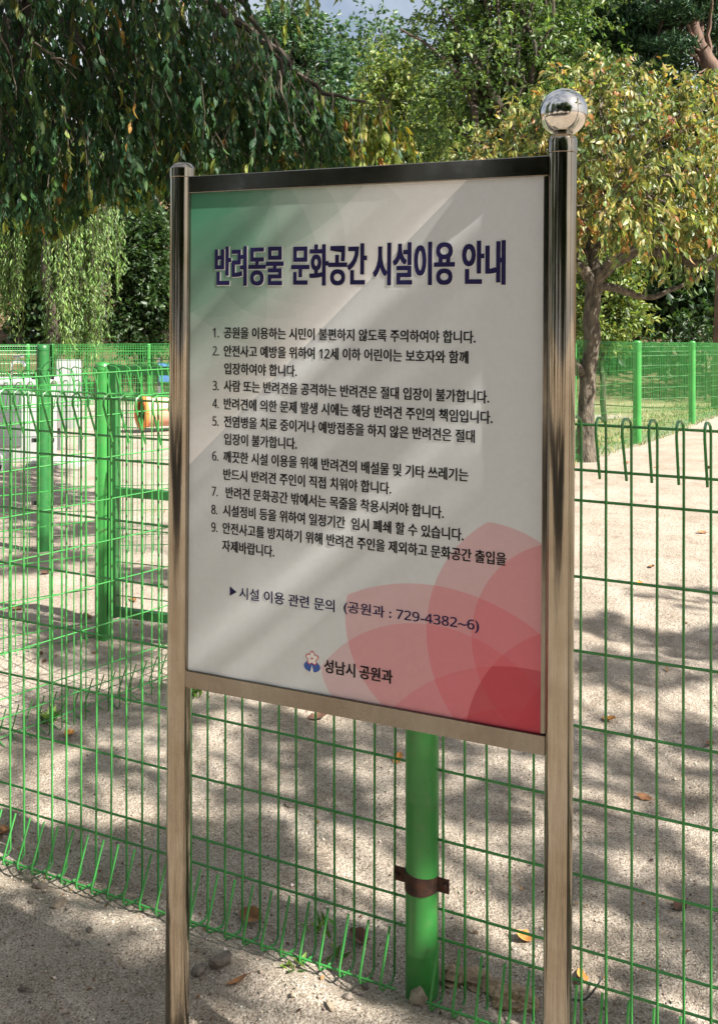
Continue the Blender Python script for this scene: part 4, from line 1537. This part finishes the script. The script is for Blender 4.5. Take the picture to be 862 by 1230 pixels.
STONES = [
    (48, 1067, .022, .018, .014, "round grey stone on the sand at lower left, upper of a pair", M_STONE),
    (72, 1086, .023, .016, .012, "flat brownish stone at lower left, lower of a pair", M_STONETAN),
    (38, 1084, .010, .008, .008, "small dark stone left of the pair at lower left", M_STONE),
    (266, 1158, .034, .020, .020, "largest dark stone right of the left post", M_STONE),
    (238, 1168, .022, .018, .014, "brown earth lump against the left post", M_STONE),
    (436, 1187, .016, .012, .010, "grey angular stone left of the green post", M_STONE),
    (418, 1200, .014, .011, .010, "bluish grey pebble left of the green post", M_STONE),
    (396, 1164, .010, .008, .008, "small dark pebble close under the fence wires", M_STONE),
    (397, 1210, .019, .008, .009, "long tan chip of stone on the sand", M_STONETAN),
    (502, 1204, .030, .026, .032, "tan block stone at the foot of the green post", M_STONETAN),
    (386, 1176, .009, .007, .007, "tiny grey pebble left of the bluish one", M_STONE),
    (352, 1196, .008, .008, .006, "tiny pale pebble in the sun near the left post", M_STONETAN),
    (348, 968, .020, .014, .010, "dark flat stone on the sand beyond the fence", M_STONE),
    (30, 1190, .024, .007, .008, "dark sliver of stone in the shade at lower left", M_STONE),
    (108, 1118, .012, .009, .009, "dark pebble at the edge of the shade at lower left", M_STONE),
]
for i, (px, py, a, b, c, lab, mt_) in enumerate(STONES):
    stone(px, py, a, b, c, 300 + i, lab, mt_)


def dry_leaf(px, py, L, w, seed, lab, mat, up=.25):
    X, Y, z = gpt(px, py)
    r = np.random.default_rng(seed)
    n = 9
    V, F = [], []
    for i in range(n):
        t = i / (n - 1)
        ww = w * math.sin(math.pi * min(1, t * .93 + .05)) ** .8
        zc = up * L * (4 * (t - .5) ** 2) * .5
        V += [(L * (t - .5), -ww / 2, zc + .28 * ww), (L * (t - .5), 0, zc), (L * (t - .5), ww / 2, zc + .28 * ww * r.uniform(.4, 1.3))]
    for i in range(n - 1):
        for k in range(2):
            a = i * 3 + k
            F.append((a, a + 1, a + 4, a + 3))
    mb = MB()
    mb.add(V, F)
    mb.tube([(-L * .5, 0, up * L * .5), (-L * .72, .002, up * L * .6)], .0009, 4)
    o = mb.build("fallen_leaf", mat)
    o.location = (X, Y, z + .004)
    o.rotation_euler = (r.normal(0, .25), r.normal(0, .2), r.uniform(0, 6.28))
    tag(o, lab, "leaf", "fallen leaves on the sand")


LEAVES = [
    (382, 864, .075, .045, "dark brown curled leaf just below the board's lower rail", M_DRYDARK),
    (628, 1129, .040, .036, "round orange leaf between the green post and the right post", M_DRYORANGE),
    (699, 1178, .060, .024, "long tan leaf caught in the wires right of the right post", M_DRYORANGE),
    (731, 866, .060, .035, "orange brown leaf on the sand right of the right post", M_DRYORANGE),
    (303, 1104, .070, .045, "reddish brown leaf under the fence wires right of the left post", M_DRYLEAF),
    (430, 1130, .055, .045, "dark leaf under the fence wires left of the green post", M_DRYDARK),
    (83, 884, .070, .035, "orange leaf at the foot of the side fence", M_DRYORANGE),
    (4, 1003, .060, .05, "brown leaf heap at the left edge under the front fence", M_DRYLEAF),
    (285, 1182, .050, .020, "rusty brown leaf on the sand right of the left post", M_DRYLEAF),
    (772, 960, .050, .025, "small brown leaf far right on the shaded sand", M_DRYLEAF),
    (852, 896, .050, .03, "brown leaf at the right edge on the shaded sand", M_DRYLEAF),
    (815, 1092, .06, .03, "dark reddish leaf at lower right behind the wires", M_DRYDARK),
    (478, 914, .05, .03, "small orange leaf left of the green post beyond the fence", M_DRYORANGE),
    (851, 563, .09, .05, "dark curled leaf on the sunny sand at the right edge", M_DRYDARK),
    (752, 557, .08, .045, "tan leaf on the sunny sand left of the dark curled one", M_DRYLEAF),
    (788, 562, .06, .03, "small leaf on the sunny sand below the right fence", M_DRYLEAF),
    (842, 641, .07, .04, "brown leaf on the sunny sand near the right edge", M_DRYLEAF),
    (782, 682, .06, .035, "tan leaf in the middle of the sunny sand", M_DRYLEAF),
    (768, 702, .05, .03, "orange leaf at the edge of the shade on the sunny sand", M_DRYORANGE),
    (700, 546, .07, .04, "leaf lying beside the cherry trunk", M_DRYLEAF),
    (105, 742, .06, .03, "small brown leaf behind the gate post", M_DRYLEAF),
    (160, 722, .06, .03, "brown leaf on the sand under the gate", M_DRYLEAF),
    (20, 733, .06, .03, "reddish leaf on the lit sand at the left edge", M_DRYLEAF),
    (55, 690, .06, .04, "dark leaf at the foot of the second post", M_DRYDARK),
]
for i, (px, py, L, w, lab, mt_) in enumerate(LEAVES):
    dry_leaf(px, py, L, w, 400 + i, lab, mt_)

# small litter scraps nobody could count
def scraps():
    r = np.random.default_rng(81)
    n = 200
    px, py = r.uniform(-40, 900, n), 420 + 810 * r.random(n) ** .8
    P = np.array([gpt(a, max(470, b)) for a, b in zip(px, py)])
    k = r.random(150) * 2.6 - 1.5
    o_ = r.normal(-.03, .07, 150)
    q = np.array([[p0[0] + d1[0] * a + n1[0] * b, p0[1] + d1[1] * a + n1[1] * b] for a, b in zip(k, o_)])
    P = np.concatenate([P, np.column_stack([q, gz(q[:, 0], q[:, 1])])])
    n = len(P)
    P[:, 2] += .004
    h = r.uniform(0, 6.28, n)
    D = np.stack([np.cos(h), np.sin(h), r.normal(0, .2, n)], 1)
    Nn = np.stack([r.normal(0, .25, n), r.normal(0, .25, n), np.ones(n)], 1)
    L = r.uniform(.006, .017, n) * (1 + 1.2 * (P[:, 1] > 4))
    o = leaves_object("leaf_litter", P, D, Nn, L, L * .5, colours(n, [((.16, .08, .035), 4), ((.30, .17, .07), 3), ((.06, .03, .018), 3)], r), M_LEAF, None, False, -.2)
    tag(o, "tiny dry leaf scraps strewn over the sand", "leaf litter", kind="stuff")


scraps()


def grit():
    """coarse grit on the near ground"""
    r = np.random.default_rng(82)
    n = 9000
    px, py = r.uniform(-60, 920, n), r.uniform(830, 1250, n)
    Yg = HCAM * FPX / (py - CY)
    Xg = (px - CX) / FPX * Yg
    Zg = gz(Xg, Yg)
    s = np.exp(r.normal(math.log(.0019), .42, n))
    octa = np.array([(1, 0, 0), (0, 1, 0), (-1, 0, 0), (0, -1, 0), (0, 0, 1), (0, 0, -1)], float)
    f = np.array([(0, 1, 4), (1, 2, 4), (2, 3, 4), (3, 0, 4), (1, 0, 5), (2, 1, 5), (3, 2, 5), (0, 3, 5)])
    V = octa[None] * r.uniform(.6, 1.3, (n, 6, 1)) * s[:, None, None]
    a = r.uniform(0, 6.28, n)
    ca, sa = np.cos(a)[:, None], np.sin(a)[:, None]
    V = np.stack([V[..., 0] * ca - V[..., 1] * sa, V[..., 0] * sa + V[..., 1] * ca, V[..., 2] * .8], -1)
    V += np.stack([Xg, Yg, Zg + s * .35], 1)[:, None]
    me = bpy.data.meshes.new("grit")
    set_mesh(me, V.reshape(-1, 3), (f[None] + (np.arange(n) * 6)[:, None, None]).reshape(-1, 3))
    at_ = me.color_attributes.new("leaf_color", 'FLOAT_COLOR', 'POINT')
    C = colours(n, [((.42, .35, .27), 5), ((.26, .21, .17), 3), ((.55, .49, .42), 3), ((.12, .10, .085), 2)], r)
    at_.data.foreach_set("color", np.concatenate([np.repeat(C, 6, 0), np.ones((n * 6, 1))], 1).astype(np.float32).ravel())
    mt_, nt, p = new_mat("grit_grain")
    an = nt.nodes.new("ShaderNodeAttribute"); an.attribute_name = "leaf_color"
    lk(nt, an.outputs["Color"], p.inputs["Base Color"])
    p.inputs["Roughness"].default_value = .9
    me.materials.append(mt_)
    o = bpy.data.objects.new("grit", me)
    COL.objects.link(o)
    tag(o, "loose coarse grit grains on the sandy ground", "grit", kind="stuff")


grit()


def grass():
    """grass along the right hand fence and on the lawn"""
    r = np.random.default_rng(83)
    n = 3800
    t = r.random(n) ** .9
    i = np.minimum((t * 5).astype(int), 4)
    A = np.array(FR_P)[i]
    Bq = np.array(FR_P)[i + 1]
    q = A + (Bq - A) * (t * 5 - i)[:, None]
    d = norm(FR_P[-1] - FR_P[0])
    off = np.abs(r.normal(0, .9, n)) - .12
    q = q + off[:, None] * np.array([-d[1], d[0]])
    P = np.stack([q[:, 0], q[:, 1], gz(q[:, 0], q[:, 1]) - .01], 1)
    D = norm(rdir(n, r) * .5 + np.array([0, 0, 1.]))
    L = r.uniform(.03, .09, n)
    o = leaves_object("grass", P, D, rdir(n, r), L, L * .16, colours(n, [((.11, .16, .05), 3), ((.20, .21, .08), 3), ((.38, .33, .19), 6)], r), M_LEAF, None)
    tag(o, "short patchy grass along the foot of the right hand fence", "grass", kind="stuff")


grass()


def weed(px, py, seed, lab, n=14, L=.05):
    X, Y, z = gpt(px, py)
    r = np.random.default_rng(seed)
    P = np.tile([0, 0, 0], (n, 1)) + r.normal(0, .012, (n, 3)) * [1, 1, 0]
    D = norm(rdir(n, r) * .8 + np.array([0, 0, .9]))
    ln = L * r.uniform(.6, 1.2, n)
    o = leaves_object("weed", P, D, rdir(n, r) * .4 + [0, 0, 1], ln, ln * .28, colours(n, [((.09, .20, .03), 3), ((.15, .24, .05), 2)], r), M_LEAF, None)
    o.location = (X, Y, z)
    tag(o, lab, "weed", "small weeds under the fences")


weed(408, 1152, 1, "tiny green weed under the front fence left of the green post", 10, .035)
weed(62, 868, 2, "weed at the foot of the side fence at left", 18, .06)
weed(385, 1120, 3, "small weed beside the reddish leaf under the wires", 10, .04)
weed(232, 836, 4, "low weed where the side fence meets the board's corner", 16, .06)
weed(357, 1165, 5, "grass sprig on the sand in front of the wires", 7, .05)


def log():
    """weathered piece of wood half buried under the wires right of the green post"""
    r = np.random.default_rng(9)
    a, b = np.array(gpt(530, 1168)), np.array(gpt(645, 1214))
    o_ = (a + b) / 2
    ax = norm(b - a)
    side = norm(np.cross(ax, [0, 0, 1.]))
    nL, nA = 40, 26
    V, F = [], []
    for i in range(nL):
        t = i / (nL - 1)
        rad = .026 * min(1, 6 * t + .35, 5 * (1 - t) + .3)
        for k in range(nA):
            an = 2 * math.pi * k / nA
            ridge = float(vnoise(np.array([k * .9 + 40.]), np.array([i * .16 + (k % 3) * .3]), 5)[0]) - .5
            lump = float(vnoise(np.array([i * .35]), np.array([k * .25]), 6)[0]) - .5
            rr = rad * (1 + .38 * ridge + .45 * lump + r.normal(0, .09))
            V.append(a - o_ + (b - a) * t + side * (rr * 1.25 * math.cos(an) + .006 * math.sin(i * .3)) + np.array([0, 0, 1.]) * rr * .75 * math.sin(an))
    for i in range(nL - 1):
        for k in range(nA):
            F.append((i * nA + k, i * nA + (k + 1) % nA, (i + 1) * nA + (k + 1) % nA, (i + 1) * nA + k))
    F += [tuple(range(nA))[::-1], tuple((nL - 1) * nA + k for k in range(nA))]
    mb = MB()
    mb.add(np.array(V), F)
    o = mb.build("wood_piece", M_WOOD, smooth=False)
    o.location = Vector(o_) + Vector((0, 0, .006))
    tag(o, "weathered piece of wood lying under the wires right of the green post", "wood")
    # thin bent twig on the ground further right
    q = [np.array(gpt(u, v)) + [0, 0, h_] for u, v, h_ in ((686, 1205, .008), (702, 1207, .012), (716, 1196, .02), (723, 1188, .03))]
    c = q[1].copy()
    tb = MB()
    tb.tube(curve_pts(np.array(q) - c, 12), .0022, 5)
    t = tb.build("twig", M_DARK)
    t.location = c
    tag(t, "thin dark bent twig on the sand right of the right post", "twig")


log()
